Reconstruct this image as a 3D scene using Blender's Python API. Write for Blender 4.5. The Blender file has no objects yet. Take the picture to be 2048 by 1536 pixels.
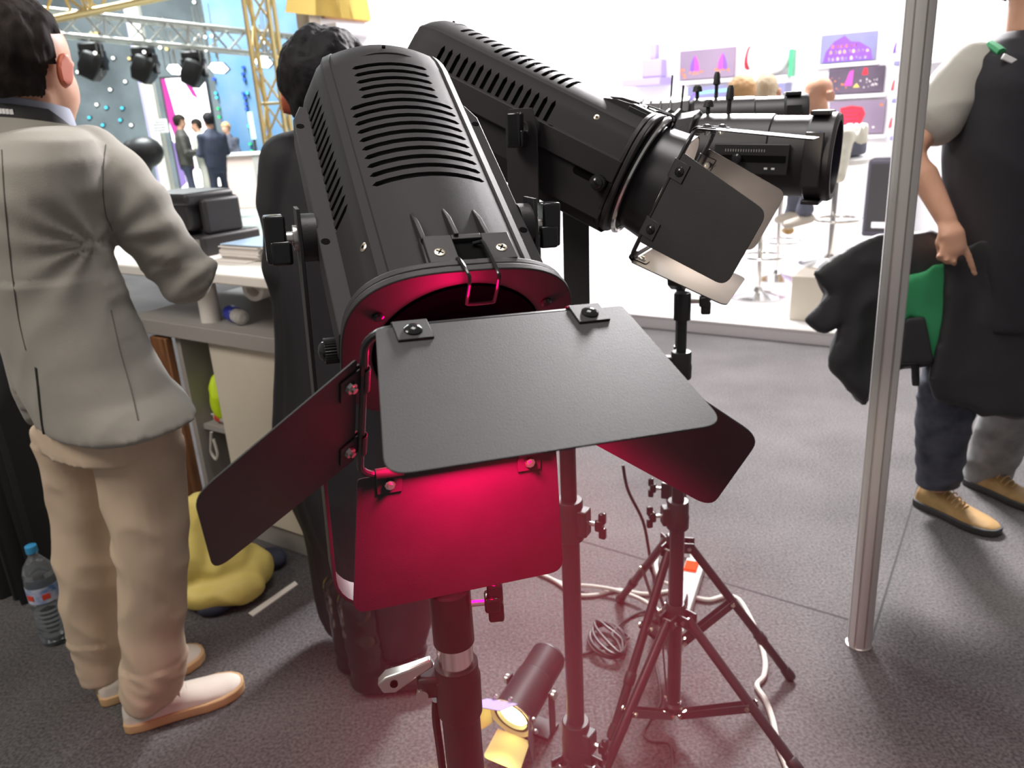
import bpy, math, random
from mathutils import Vector, Matrix, noise
random.seed(7)
sc = bpy.context.scene
COL = sc.collection
V = Vector
PI = math.pi

# ------------------------------------------------------------------ camera
F_PX, CX, CY, CAM_H = 1540.0, 1024.0, 768.0, 1.5
_d = V((1265.0 - CX, 5150.0 - CY, F_PX)).normalized()          # world down seen from the camera
_f = (V((0, 0, 1)) - _d * _d.z).normalized()
_x = _d.cross(_f)
CAMR = Matrix((_x, _f, -_d))                                    # camera (right, down, forward) -> world
cam = bpy.data.cameras.new('camera')
cam_ob = bpy.data.objects.new('camera', cam)
COL.objects.link(cam_ob)
_c = CAMR.col
cam_ob.matrix_world = Matrix.Translation((0, 0, CAM_H)) @ Matrix((
    (_c[0].x, -_c[1].x, -_c[2].x), (_c[0].y, -_c[1].y, -_c[2].y), (_c[0].z, -_c[1].z, -_c[2].z))).to_4x4()
cam.sensor_width = 36.0
cam.lens = 36.0 * F_PX / 2048.0
cam.clip_start, cam.clip_end = 0.02, 200
cam.dof.use_dof = True
cam.dof.focus_distance = 0.86
cam.dof.aperture_fstop = 8.5
sc.camera = cam_ob


def ray(x, y):
    return CAMR @ V(((x - CX) / F_PX, (y - CY) / F_PX, 1.0))


def at(x, y, Y):
    r = ray(x, y)
    return V((0, 0, CAM_H)) + r * (Y / r.y)


def gnd(x, y, z=0.0):
    r = ray(x, y)
    return V((0, 0, CAM_H)) + r * ((z - CAM_H) / r.z)


# ------------------------------------------------------------------ world, lights, exposure
sc.view_settings.view_transform = 'Standard'
sc.view_settings.look = 'None'
sc.view_settings.exposure = 0.0
sc.view_settings.gamma = 1.0
sc.view_settings.use_curve_mapping = False
w = bpy.data.worlds.new('hall_air')
sc.world = w
w.use_nodes = True
w.node_tree.nodes['Background'].inputs[0].default_value = (1.0, 0.95, 0.92, 1)
w.node_tree.nodes['Background'].inputs[1].default_value = 0.24


def area(name, loc, target, size, power, color, size_y=None, spread=None):
    l = bpy.data.lights.new(name, 'AREA')
    l.energy, l.color, l.size = power, color, size
    if size_y:
        l.shape, l.size_y = 'RECTANGLE', size_y
    if spread:
        l.spread = spread
    o = bpy.data.objects.new(name, l)
    COL.objects.link(o)
    o.location = loc
    o.rotation_euler = (V(target) - V(loc)).to_track_quat('-Z', 'Y').to_euler()
    return o


# the exhibition hall's overhead lamps, behind and above the photographer
area('hall_light', (-2.9, -0.2, 4.6), (-0.9, 1.8, 0.8), 1.6, 135, (1.0, 0.93, 0.84))
area('hall_light', (0.4, 1.2, 5.5), (0.2, 1.3, 0), 1.8, 125, (1.0, 0.95, 0.92))
area('hall_light', (-6.0, 13.0, 7.8), (-6.0, 15.5, 0), 3.5, 3600, (0.93, 1.0, 1.0), 5.0)  # added over the far hall to brighten it
# the stand's own axes: U runs along its front edge, N into it
U = V((0.84, -0.543, 0)).normalized()
N = V((0.543, 0.84, 0)).normalized()
B0 = V((0.813, 5.446, 0))                                       # a point of the bright stand's front edge


def bth(u, n, z=0.0):
    return B0 + U * u + N * n + V((0, 0, z))


# the bright stand's ceiling lamps
for uu in (-1.6, 0.6, 2.8):
    area('stand_lamp', bth(uu, 2.0, 3.6), bth(uu, 2.6, 0), 1.2, 125, (1.0, 0.96, 1.0), 1.6)
area('stand_lamp', bth(0.6, 0.8, 3.7), bth(2.3, -3.2, 0), 1.0, 240, (1.0, 0.96, 0.97), 0.7, 1.7)


# ------------------------------------------------------------------ materials
MATS = {}


def mat(name, col, rough=0.6, metal=0.0, spec=0.5, bump=0.0, bscale=200.0, var=0.0, vscale=6.0,
        emit=None, estr=0.0, trans=0.0, alpha=1.0, sheen=0.0, coat=0.0, col2=None, stretch=None, ior=1.45):
    m = bpy.data.materials.new(name)
    m.use_nodes = True
    nt = m.node_tree
    b = nt.nodes['Principled BSDF']
    b.inputs['Roughness'].default_value = rough
    b.inputs['Metallic'].default_value = metal
    b.inputs['Specular IOR Level'].default_value = spec
    b.inputs['IOR'].default_value = ior
    c4 = (col[0], col[1], col[2], 1)
    b.inputs['Base Color'].default_value = c4
    b.inputs['Transmission Weight'].default_value = trans
    b.inputs['Alpha'].default_value = alpha
    b.inputs['Sheen Weight'].default_value = sheen
    b.inputs['Coat Weight'].default_value = coat
    if emit:
        b.inputs['Emission Color'].default_value = (emit[0], emit[1], emit[2], 1)
        b.inputs['Emission Strength'].default_value = estr
    if bump or var:
        tc = nt.nodes.new('ShaderNodeTexCoord')
        src = tc.outputs['Object']
        if stretch:
            mp = nt.nodes.new('ShaderNodeMapping')
            mp.inputs['Scale'].default_value = stretch
            nt.links.new(src, mp.inputs[0])
            src = mp.outputs[0]
    if var:
        n = nt.nodes.new('ShaderNodeTexNoise')
        n.inputs['Scale'].default_value = vscale
        n.inputs['Detail'].default_value = 6
        nt.links.new(src, n.inputs['Vector'])
        r = nt.nodes.new('ShaderNodeValToRGB')
        r.color_ramp.elements[0].position = 0.3
        r.color_ramp.elements[1].position = 0.7
        d = col2 if col2 else tuple(max(0, c * (1 - var)) for c in col)
        e = col if col2 else tuple(min(1, c * (1 + var)) for c in col)
        r.color_ramp.elements[0].color = (d[0], d[1], d[2], 1)
        r.color_ramp.elements[1].color = (e[0], e[1], e[2], 1)
        nt.links.new(n.outputs['Fac'], r.inputs[0])
        nt.links.new(r.outputs[0], b.inputs['Base Color'])
    if bump:
        n2 = nt.nodes.new('ShaderNodeTexNoise')
        n2.inputs['Scale'].default_value = bscale
        n2.inputs['Detail'].default_value = 4
        nt.links.new(src, n2.inputs['Vector'])
        bp = nt.nodes.new('ShaderNodeBump')
        bp.inputs['Strength'].default_value = bump
        bp.inputs['Distance'].default_value = 0.002
        nt.links.new(n2.outputs['Fac'], bp.inputs['Height'])
        nt.links.new(bp.outputs[0], b.inputs['Normal'])
    MATS[name] = m
    return m


def emis(name, col, s):
    return mat(name, (0, 0, 0), 1.0, spec=0.0, emit=col, estr=s)


mat('black_housing', (0.026, 0.024, 0.026), 0.60, spec=0.26, bump=0.12, bscale=1400)
mat('black_leaf', (0.024, 0.022, 0.023), 0.52, spec=0.45, bump=0.10, bscale=900, var=0.12, vscale=18)
mat('black_metal', (0.020, 0.019, 0.021), 0.34, spec=0.5)
mat('black_gloss', (0.012, 0.012, 0.013), 0.14, spec=0.6)
mat('hole_shade', (0.004, 0.004, 0.004), 0.9, spec=0.1)  # near-black colour standing for the shade inside holes and slots
mat('unlit_black', (.0015, .0015, .003), 1.0, spec=0.0)  # near-zero colour keeps the bore dark despite the red light beside it
mat('black_plastic', (0.022, 0.021, 0.022), 0.45, bump=0.1, bscale=600)
mat('chrome', (0.75, 0.74, 0.72), 0.16, metal=1.0)
mat('steel', (0.60, 0.58, 0.55), 0.32, metal=1.0)
mat('brass_screw', (0.70, 0.62, 0.48), 0.3, metal=1.0)
mat('aluminium', (0.62, 0.60, 0.58), 0.38, metal=0.55, bump=0.05, bscale=60, stretch=(40, 40, 1))
mat('white_plastic', (.50, .49, .47), .85, spec=.12)
mat('cable_white', (0.50, 0.47, 0.43), 0.85, spec=0.12)
mat('cable_black', (0.02, 0.02, 0.02), 0.5)
mat('red_lens', (0.2, 0.0, 0.02), 0.2, emit=(1.0, 0.0, 0.10), estr=120.0)
mat('white_lens', (0.6, 0.6, 0.6), 0.2, emit=(1.0, 0.84, 0.66), estr=260.0)
mat('yellow_lens', (0.6, 0.6, 0.5), 0.2, emit=(1.0, 0.80, 0.28), estr=22.0)
mat('red_switch', (0.5, 0.03, 0.01), 0.9, spec=0.05, emit=(1.0, 0.06, 0.01), estr=1.0)


# ------------------------------------------------------------------ mesh helpers
class MB:
    def __init__(self):
        self.v, self.f = [], []

    def add(self, vs, fs):
        o = len(self.v)
        self.v += [V(p) for p in vs]
        self.f += [[i + o for i in q] for q in fs]
        return self

    def box(self, lo, hi, M=None):
        x0, y0, z0 = lo
        x1, y1, z1 = hi
        vs = [V(p) for p in ((x0, y0, z0), (x1, y0, z0), (x1, y1, z0), (x0, y1, z0),
                             (x0, y0, z1), (x1, y0, z1), (x1, y1, z1), (x0, y1, z1))]
        if M is not None:
            vs = [M @ p for p in vs]
        return self.add(vs, [(3, 2, 1, 0), (4, 5, 6, 7), (0, 1, 5, 4), (1, 2, 6, 5), (2, 3, 7, 6), (3, 0, 4, 7)])

    def obox(self, c, ax, ay, az, hx, hy, hz):
        M = Matrix((ax, ay, az)).transposed().to_4x4()
        M.translation = c
        return self.box((-hx, -hy, -hz), (hx, hy, hz), M)

    def rings(self, rs, cap=True, closed=True):
        n = len(rs[0])
        o = len(self.v)
        for r in rs:
            self.v += [V(p) for p in r]
        m = n if closed else n - 1
        for i in range(len(rs) - 1):
            for j in range(m):
                a, b = o + i * n + j, o + i * n + (j + 1) % n
                self.f.append([a, b, b + n, a + n])
        if cap and closed:
            self.f.append([o + j for j in reversed(range(n))])
            self.f.append([o + (len(rs) - 1) * n + j for j in range(n)])
        return self

    def cyl(self, p0, p1, r0, r1=None, n=20, cap=True):
        p0, p1 = V(p0), V(p1)
        r1 = r0 if r1 is None else r1
        a, b = frame(p1 - p0)
        return self.rings([[p + (a * math.cos(2 * PI * k / n) + b * math.sin(2 * PI * k / n)) * r for k in range(n)]
                           for p, r in ((p0, r0), (p1, r1))], cap)

    def lathe(self, p0, axis, prof, n=28):
        p0, axis = V(p0), V(axis).normalized()
        a, b = frame(axis)
        return self.rings([[p0 + axis * h + (a * math.cos(2 * PI * k / n) + b * math.sin(2 * PI * k / n)) * max(r, 1e-5)
                            for k in range(n)] for h, r in prof])

    def tube(self, pts, r, n=8, rr=None):
        pts = [V(p) for p in pts]
        ts = []
        for i in range(len(pts)):
            t = (pts[min(i + 1, len(pts) - 1)] - pts[max(i - 1, 0)])
            ts.append(t.normalized() if t.length > 1e-9 else V((0, 0, 1)))
        a, b = frame(ts[0])
        rs = []
        for i, p in enumerate(pts):
            if i:
                q = ts[i - 1].rotation_difference(ts[i])
                a = (q @ a)
                a = (a - ts[i] * a.dot(ts[i])).normalized()
                b = ts[i].cross(a)
            rad = rr[i] if rr else r
            rs.append([p + (a * math.cos(2 * PI * k / n) + b * math.sin(2 * PI * k / n)) * rad for k in range(n)])
        return self.rings(rs)

    def ball(self, c, r, n=14, M=None):
        c = V(c)
        rad = V((r, r, r)) if not hasattr(r, '__len__') else V(r)
        rs = []
        for i in range(1, n):
            t = PI * i / n
            ring = []
            for k in range(2 * n):
                p = PI * k / n
                q = V((rad.x * math.sin(t) * math.cos(p), rad.y * math.sin(t) * math.sin(p), -rad.z * math.cos(t)))
                ring.append(c + (M @ q if M is not None else q))
            rs.append(ring)
        return self.rings(rs)

    def prism(self, poly, ext, cap=True):
        """poly: list of points, ext: offset vector"""
        ext = V(ext)
        return self.rings([[V(p) for p in poly], [V(p) + ext for p in poly]], cap)

    def tri(self):
        pass

    def build(self, name, m, parent=None, smooth=True, bevel=0.0, seg=2, angle=35, M=None, label=None):
        me = bpy.data.meshes.new(name)
        me.from_pydata([tuple(p) for p in self.v], [], self.f)
        me.validate()
        me.update()
        o = bpy.data.objects.new(name, me)
        COL.objects.link(o)
        if m:
            me.materials.append(MATS[m] if isinstance(m, str) else m)
        if parent:
            o.parent = parent
        if M is not None:
            o.matrix_local = M
        fix_normals(me)
        if smooth:
            for p in me.polygons:
                p.use_smooth = True
            me.set_sharp_from_angle(angle=math.radians(angle))
        if bevel:
            b = o.modifiers.new('bevel', 'BEVEL')
            b.width, b.segments, b.limit_method, b.angle_limit = bevel, seg, 'ANGLE', math.radians(40)
        if label:
            o['label'] = label
        return o


def fix_normals(me):
    import bmesh
    bm = bmesh.new()
    bm.from_mesh(me)
    bmesh.ops.recalc_face_normals(bm, faces=bm.faces)
    bm.to_mesh(me)
    bm.free()


def frame(d):
    d = V(d).normalized()
    a = V((0, 0, 1)).cross(d)
    if a.length < 1e-3:
        a = V((1, 0, 0)).cross(d)
    a.normalize()
    return a, d.cross(a).normalized()


def tag(o, label=None, cat=None, group=None, kind=None):
    if label:
        o['label'] = label
    if cat:
        o['category'] = cat
    if group:
        o['group'] = group
    if kind:
        o['kind'] = kind
    return o


def empty(name, loc=(0, 0, 0), label=None, cat=None, group=None, M=None):
    o = bpy.data.objects.new(name, None)
    COL.objects.link(o)
    o.empty_display_size = 0.05
    if M is not None:
        o.matrix_world = M
    else:
        o.matrix_world = Matrix.Translation(loc)
    return tag(o, label, cat, group)


def spline(pts, n=8):
    """Catmull-Rom through points"""
    pts = [V(p) for p in pts]
    out = []
    for i in range(len(pts) - 1):
        p0, p1, p2, p3 = pts[max(i - 1, 0)], pts[i], pts[i + 1], pts[min(i + 2, len(pts) - 1)]
        for k in range(n):
            t = k / n
            out.append(0.5 * ((2 * p1) + (p2 - p0) * t + (2 * p0 - 5 * p1 + 4 * p2 - p3) * t * t
                              + (3 * p1 - p0 - 3 * p2 + p3) * t ** 3))
    out.append(pts[-1])
    return out


def rrect(hx, hy, r, n=6):
    """rounded rectangle outline in XY"""
    out = []
    for cx, cy, a0 in ((hx - r, hy - r, 0), (-hx + r, hy - r, PI / 2), (-hx + r, -hy + r, PI), (hx - r, -hy + r, 1.5 * PI)):
        for k in range(n + 1):
            a = a0 + PI / 2 * k / n
            out.append(V((cx + r * math.cos(a), cy + r * math.sin(a), 0)))
    return out


def round_poly(poly, rad, n=6):
    """round the corners of a convex 2D/3D polygon; rad: one radius per corner"""
    out = []
    m = len(poly)
    for i in range(m):
        p, a, b = V(poly[i]), V(poly[i - 1]), V(poly[(i + 1) % m])
        r = rad[i]
        if r <= 0:
            out.append(p)
            continue
        da, db = (a - p).normalized(), (b - p).normalized()
        for k in range(n + 1):
            t = k / n
            out.append((p + da * r) * (1 - t) ** 2 + p * 2 * t * (1 - t) + (p + db * r) * t * t)
    return out


# ------------------------------------------------------------------ the big spotlights with barn doors
def make_fixture(name, label, R, t, ang, yoke_len, lens_mat, beam, shift=0.0, yw=0.022, rl=.167):
    M = Matrix(R).to_4x4()
    M.translation = t
    root = empty(name, label=label, cat='spotlight', group='black LED spotlights with barn doors', M=M)
    Rm = Matrix(R)
    Ri = Rm.transposed()
    # ---- vented upper shell
    xs = [0, .012, .025, .0384, .0424, .052, .056, .062]
    prof = [(x, .0845 - 3.7 * x * x) for x in xs] + [(.0640, .0712), (.0715, .0672), (.0740, .0590), (.0785, .0535), (.0810, .0470), (.0930, .0150), (.0945, .0100)]
    right = prof
    cols = [(-x, y) for x, y in reversed(right[1:])] + right
    nc = len(cols)
    zc = [(-.250, .80), (-.246, .88), (-.234, .95), (-.218, .985), (-.200, 1.0)]
    slots = [(-.1885 + .0144 * k, -.1885 + .0144 * k + .0068) for k in range(15)]
    for a, b in slots:
        zc += [(a, 1.0), ((a + b) / 2, 1.0), (b, 1.0)]
    zc += [(.045, 1.0), (.09, 1.0), (.13, 1.0), (.158, 1.0)]
    zi = {round(z, 5): i for i, (z, s) in enumerate(zc)}
    mb = MB()
    vid = {}
    for i, (z, s) in enumerate(zc):
        for j, (x, y) in enumerate(cols):
            vid[i, j] = len(mb.v)
            mb.v.append(V((x * s, y * s if y > .03 else y, z)))
    skip = set()
    mid = nc // 2
    for k, (a, b) in enumerate(slots):
        i0 = zi[round(a, 5)]
        je = 4 if k < 5 else 6                       # column index of the slot's pointed end
        spans = [(mid - je, mid + je), (1, 3), (nc - 4, nc - 2)]
        for (ja, jb) in spans:
            for i in (i0, i0 + 1):
                for j in range(ja, jb):
                    skip.add((i, j))
            for jt, jn in ((ja, ja + 1), (jb, jb - 1)):
                if abs(cols[jt][0] - cols[jn][0]) > .009:
                    continue
                mb.f.append([vid[i0, jt], vid[i0 + 1, jt], vid[i0, jn]])
                mb.f.append([vid[i0 + 1, jt], vid[i0 + 2, jt], vid[i0 + 2, jn]])
    for i in range(len(zc) - 1):
        for j in range(nc - 1):
            if (i, j) not in skip:
                mb.f.append([vid[i, j], vid[i, j + 1], vid[i + 1, j + 1], vid[i + 1, j]])
    mb.f.append([vid[0, j] for j in range(nc)])
    o = mb.build('vented_upper_shell', 'black_housing', root, angle=28)
    so = o.modifiers.new('thick', 'SOLIDIFY')
    so.thickness, so.offset = .0028, -1
    es = o.modifiers.new('split', 'EDGE_SPLIT')
    es.split_angle = math.radians(28)
    # added black block that darkens the inside behind the slots
    mb = MB()
    rs = []
    for z, s in ((-.222, .78), (-.2, .88), (.10, .88)):
        up = [(x * s, (y - .008) * s) for x, y in cols]
        lo = [(.075 * s, -.05 * s), (0.05 * s, -.085 * s), (-.05 * s, -.085 * s), (-.075 * s, -.05 * s)]
        rs.append([V((x, y, z)) for x, y in up + lo])
    mb.rings(rs).build('dark_filler', 'hole_shade', root, smooth=False)
    # ---- lower shell
    rs = []
    lp = [(.0945, .010), (.0935, -.055), (.070, -.092), (.040, -.1), (-.040, -.1), (-.070, -.092), (-.0935, -.055), (-.0945, .010)]
    for z, s in ((-.246, .80), (-.238, .92), (-.215, 1), (.05, 1), (.158, 1)):
        rs.append([V((x * s, y * s, z)) for x, y in lp])
    mb = MB().rings(rs, cap=False)
    mb.f.append(list(range(8)))
    mb.build('lower_shell', 'black_housing', root, angle=25, bevel=.003)
    # ---- side rails; dark discs stand for the shade in bolt holes
    for s in (-1, 1):
        poly = [V((s * .090, y, z)) for y, z in ((-.013, -.185), (.0205, -.205), (.0215, .15), (-.013, .15))]
        poly = [V((s * .088, -.013, -.20)), V((s * .088, -.013, .156)), V((s * .1085, -.013, .156)), V((s * .1085, -.013, -.178)), V((s * .0985, -.013, -.205))]
        r = MB().prism(poly, (0, .034, 0)).build('side_rail', 'black_housing', root, bevel=.0015)
        for z in (-.164, .032):
            MB().cyl((s * .1023, .0205, z), (s * .1023, .0214, z), .0044, n=16).build('bolt_hole', 'hole_shade', r)
    # ---- raised rim of the rear cap
    pts = [V((x, .0845 - 3.7 * x * x - .010 * (abs(x) / .052) ** 3 - .0005, -.203 - .006 * (1 - (x / .052) ** 2))) for x in [i * .0052 for i in range(-10, 11)]]
    MB().tube(pts, .0016, 8).build('rear_rim', 'black_housing', root)
    MB().cyl((0, .079, -.224), (0, .0842, -.224), .0022, n=12).build('rear_screw', 'hole_shade', root)
    # ---- three ribs
    for x in (-.030, -.001, .0285):
        y = .0845 - 3.7 * x * x
        poly = [V((x - .0026, y - .003, .070)), V((x - .0022, y - .003, .118)), V((x - .0022, y + .011, .118)), V((x - .0022, y + .007, .09)), V((x - .001, y + .0005, .070))]
        poly2 = [V((2 * x - p.x, p.y, p.z)) for p in poly]
        MB().rings([poly, poly2]).build('rib', 'black_housing', root, bevel=.0007)
    # ---- latch with wire bail
    la = MB().box((-.033, .074, .112), (.049, .088, .158)).build('latch_base', 'black_metal', root, bevel=.001)
    for x0, x1, zz in ((-.031, -.0055, .150), (.0215, .047, .150)):
        MB().box((x0, .088, .1155), (x1, .0925, zz)).build('latch_tab', 'black_leaf', la, bevel=.0006)
    MB().box((-.0055, .088, .1155), (.0215, .0925, .1215)).build('latch_bridge', 'black_leaf', la, bevel=.0006)
    MB().box((-.0050, .0881, .123), (.021, .0886, .155)).build('latch_recess', 'hole_shade', la)
    for x, z in ((-.0205, .1375), (.0355, .1365)):
        s = MB().lathe((x, .0924, z), (0, 1, 0), [(0, .0048), (.0007, .0048), (.001, .0040)], 20).build('screw', 'brass_screw', la)
        c = MB()
        for a in (.6, .6 + PI / 2):
            ex, ez = V((math.cos(a), 0, math.sin(a))), V((-math.sin(a), 0, math.cos(a)))
            c.obox(V((x, .0935, z)), ex, V((0, 1, 0)), ez, .0034, .0002, .0007)
        c.build('screw_slot', 'hole_shade', la, smooth=False)
    pth = [(-.0075, .0905, .146), (-.007, .0955, .151), (-.005, .0975, .169), (-.004, .094, .176), (-.0035, .071, .1765),
           (-.001, .067, .1765), (.019, .067, .1765), (.0215, .071, .1765), (.0215, .094, .176), (.0213, .0975, .169), (.020, .0955, .133), (.0185, .0925, .1275), (.012, .0905, .127)]
    MB().tube(spline(pth, 4), .0017, 8).build('wire_bail', 'black_gloss', root)
    # ---- front flange
    n = 96
    for z0, z1, sc_, nm, hr in ((.1495, .1565, .985, 'rear_flange', .0815), (.158, .1655, 1.0, 'front_flange', .080)):
        ou, inn = [], []
        for k in range(n):
            a = 2 * PI * k / n
            c, s = math.cos(a), math.sin(a)
            e = 3.1
            rr = (abs(c / (.108 * sc_)) ** e + abs(s / (.0955 * sc_)) ** e) ** (-1 / e)
            ou.append((rr * c, rr * s))
            inn.append((hr * c, hr * s))
        rs = [[V((x, y, z)) for x, y in L] for L, z in ((inn, z0), (ou, z0), (ou, z1), (inn, z1), (inn, z0))]
        MB().rings(rs, cap=False).build(nm, 'black_leaf', root, bevel=.0012)
    MB().lathe((-.077, .05, .1655), (0, 0, 1), [(0, .005), (.002, .005), (.0035, .003)], 16).build('flange_screw', 'black_gloss', root)
    MB().lathe((.077, .05, .1655), (0, 0, 1), [(0, .005), (.002, .005), (.0035, .003)], 16).build('flange_screw', 'black_gloss', root)
    # ---- bore and lens
    rs = [[V((r * math.cos(2 * PI * k / 48), r * math.sin(2 * PI * k / 48), z)) for k in range(48)] for r, z in ((.080, .1655), (.0785, .1545), (.030, .1535), (.001, .1535))]
    MB().rings(rs, cap=False).build('front_plate', 'unlit_black', root)
    MB().lathe((0, 0, .1545), (0, 0, 1), [(0, .0345), (.017, .0325), (.017, .024)], 40).build('shade_lip', 'unlit_black', root)  # added lip that shades the front plate from the lens
    MB().lathe((0, 0, .165), (0, 0, 1), [(0, .0235), (.006, .0235), (.016, .022), (.028, .017), (.037, .009), (.039, .001)], 40).build('lens', lens_mat, root)
    # the lamp's beam; the red one's aim is tilted to redden the lower leaf
    l = bpy.data.lights.new('lamp_beam', 'SPOT')
    l.energy, l.color, l.spot_size, l.spot_blend, l.shadow_soft_size = beam[0], beam[1], math.radians(beam[3]), .9, .02
    lo_ = bpy.data.objects.new('lamp_beam', l)
    COL.objects.link(lo_)
    lo_.parent = root
    lo_.location = (0, 0, .222)
    lo_.rotation_euler = V(beam[2]).to_track_quat('-Z', 'Y').to_euler()
    if len(beam) > 4:
        l = bpy.data.lights.new('added_spill', 'POINT')  # added point light that reddens the flange like bounced light
        l.energy, l.color, l.shadow_soft_size = beam[4], beam[1], .01
        lo_ = bpy.data.objects.new('added_spill', l)
        COL.objects.link(lo_)
        lo_.parent = root
        lo_.location = (-.005, .064, .204)
    # ---- thumbscrew on a side plate, its slot a dark raised patch
    for s in (-1, 1):
        pl = MB().box((s * .0955, -.072, .028), (s * .099, -.014, .157)).build('side_plate', 'black_housing', root, bevel=.001)
        poly = [V((s * .0992, -.020 + .006 * math.sin(a), .118 + (.022 if math.cos(a) > 0 else -.022) + .006 * math.cos(a))) for a in [2 * PI * k / 24 for k in range(24)]]
        MB().prism(poly, (s * .0006, 0, 0)).build('plate_slot', 'hole_shade', pl)
    g = []
    for x, rr in ((-.100, .0115), (-.119, .0115)):
        g.append([V((x, -.020 + (rr + (.0007 if k % 2 else -.0005)) * math.cos(2 * PI * k / 56), .137 + (rr + (.0007 if k % 2 else -.0005)) * math.sin(2 * PI * k / 56))) for k in range(56)])
    th = MB().rings(g).build('thumbscrew', 'black_plastic', root, angle=20)
    MB().lathe((-.119, -.020, .137), (-1, 0, 0), [(0, .0095), (.002, .009), (.0045, .006), (.0055, .001)], 20).build('thumbscrew_cap', 'black_gloss', th)
    # ---- shell screws
    for s in (-1, 1):
        c = V((s * .0752, .0570, .085))
        d = V((s * .8, .6, 0))
        sw = MB().lathe(c - d * .001, d, [(0, .0046), (.0018, .0046), (.0024, .0036)], 16).build('shell_screw', 'brass_screw', root)
        MB().cyl(c + d * .0012, c + d * .0016, .0018, n=8).build('screw_slot', 'hole_shade', sw)
    # ---- yoke, hanging straight below the tilt axis
    ex = Rm.col[0].normalized()
    ez = (V((0, 0, 1)) - ex * ex.z).normalized()
    ey = ez.cross(ex)
    Y = lambda x, y, z: Ri @ (ex * x + ey * y + ez * z)
    L, xr, rc = yoke_len, .124, .04
    path = [(-xr, .030), (-xr, 0), (-xr, -L * .5), (-xr, -L + rc)]
    path += [(-xr + rc - rc * math.cos(a), -L + rc - rc * math.sin(a)) for a in [PI / 2 * k / 6 for k in range(1, 7)]]
    path += [(-x, z) for x, z in reversed(path)]
    rs = []
    for i, (x, z) in enumerate(path):
        a, b = path[max(i - 1, 0)], path[min(i + 1, len(path) - 1)]
        tx, tz = b[0] - a[0], b[1] - a[1]
        l = math.hypot(tx, tz)
        nx, nz = -tz / l * .002, tx / l * .002
        w_ = yw * (.72 if i in (0, len(path) - 1) else 1)
        rs.append([Y(x + nx, -w_, z + nz), Y(x + nx, w_, z + nz), Y(x - nx, w_, z - nz), Y(x - nx, -w_, z - nz)])
    MB().rings(rs).build('yoke', 'black_leaf', root, angle=30, bevel=.0006)
    # ---- tilt knobs
    for s in (-1, 1):
        MB().lathe((s * .1075, 0, 0), (s, 0, 0), [(0, .024), (.0145, .024)], 28).build('friction_disc', 'black_plastic', root)
        k = MB().lathe((s * .126, 0, 0), (s, 0, 0), [(0, .013), (.004, .013), (.0045, .007), (.014, .007)], 24).build('knob_washer', 'steel', root)
        h = MB()
        h.obox(Y(s * .147, 0, 0), Y(1, 0, 0), Y(0, 1, 0), Y(0, 0, 1), .0105, .010, .024)
        h.obox(Y(s * .143, 0, -.013), Y(1, 0, 0), Y(0, 1, 0), Y(0, 0, 1), .0105, .013, .012)
        h.build('tilt_knob', 'black_gloss', root, bevel=.003, seg=3)
    # ---- barn doors
    zb, hx = .2279, .1
    MB().rings([[V((r * math.cos(2 * PI * k / 48), r * math.sin(2 * PI * k / 48), z)) for k in range(48)]
                for r, z in ((.0765, .150), (.0785, .150), (.0785 if rl < .2 else .088, rl), (.0765 if rl < .2 else .086, rl), (.0765, .150))], cap=False).build('barn_door_ring', 'unlit_black' if rl < .2 else 'black_metal', root)
    if rl > .2:
        MB().tube([V((.0965 * math.cos(2 * PI * k / 48), .0935 * math.sin(2 * PI * k / 48), .172)) for k in range(49)], .0045, 8).build('rim_glint', 'chrome', root)  # added chrome ring standing in for the glint on the lit flange rim
    out = []
    cr = .020
    for cx, cy, a0 in ((1, 1, 0), (-1, 1, 1), (-1, -1, 2), (1, -1, 3)):
        for k in range(7):
            a = (a0 + k / 6) * PI / 2
            out.append(V((cx * (hx - cr) + cr * math.cos(a), cy * (hx - cr) + cr * math.sin(a), zb)))
    out.append(out[0])
    MB().tube(out, .0034, 8).build('barn_door_frame', 'black_metal', root)
    dims = {'t': (.102, .1165, .1593), 'b': (.102, .1165, .1593), 'l': (.0698, .056, .1595), 'r': (.0698, .056, .1595)}
    for side in 'tblr':
        A, B, Ln = dims[side]
        th_ = ang[side]
        sn, cs = math.sin(th_), math.cos(th_)
        if side in 'tb':
            s = 1 if side == 't' else -1
            e, dd, nn, h0 = V((1, 0, 0)), V((0, s * sn, cs)), V((0, s * cs, -sn)), V((0, s * hx, zb))
        else:
            s = 1 if side == 'r' else -1
            e, dd, nn, h0 = V((0, 1, 0)), V((s * sn, 0, cs)), V((s * cs, 0, -sn)), V((s * hx, 0, zb))
        sh = shift if side == 't' else 0.0
        h1 = h0 + nn * .004
        poly = [h1 + e * (-A + sh) + dd * .004, h1 + e * (A + sh) + dd * .004, h1 + e * B + dd * Ln, h1 - e * B + dd * Ln]
        poly = round_poly(poly, [.004, .004, .017, .017], 6)
        lf = MB().prism([p - nn * .0008 for p in poly], nn * .0016).build('barn_door_leaf', 'black_leaf', root, bevel=.0003, seg=1)
        cu = .072 if side in 'tb' else .045
        for u in (-cu, cu):
            cc = h1 + e * (u + sh * .6)
            cl = MB()
            cl.obox(cc + dd * .012 + nn * .0018, e, dd, nn, .0135, .0125, .001)
            cl.rings([[cc + e * w2 + (dd * (math.cos(a) * rr) + nn * (math.sin(a) * rr)) - nn * .004 for w2 in (-.0135, .0135)] + [cc + e * w2 + (dd * (math.cos(a) * (rr - .0012)) + nn * (math.sin(a) * (rr - .0012))) - nn * .004 for w2 in (.0135, -.0135)]
                      for rr in (.0056,) for a in [PI * (.45 + 1.25 * k / 8) for k in range(9)]])
            cl.obox(cc + dd * .012 - nn * .0018, e, dd, nn, .0125, .0115, .0008)
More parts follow.
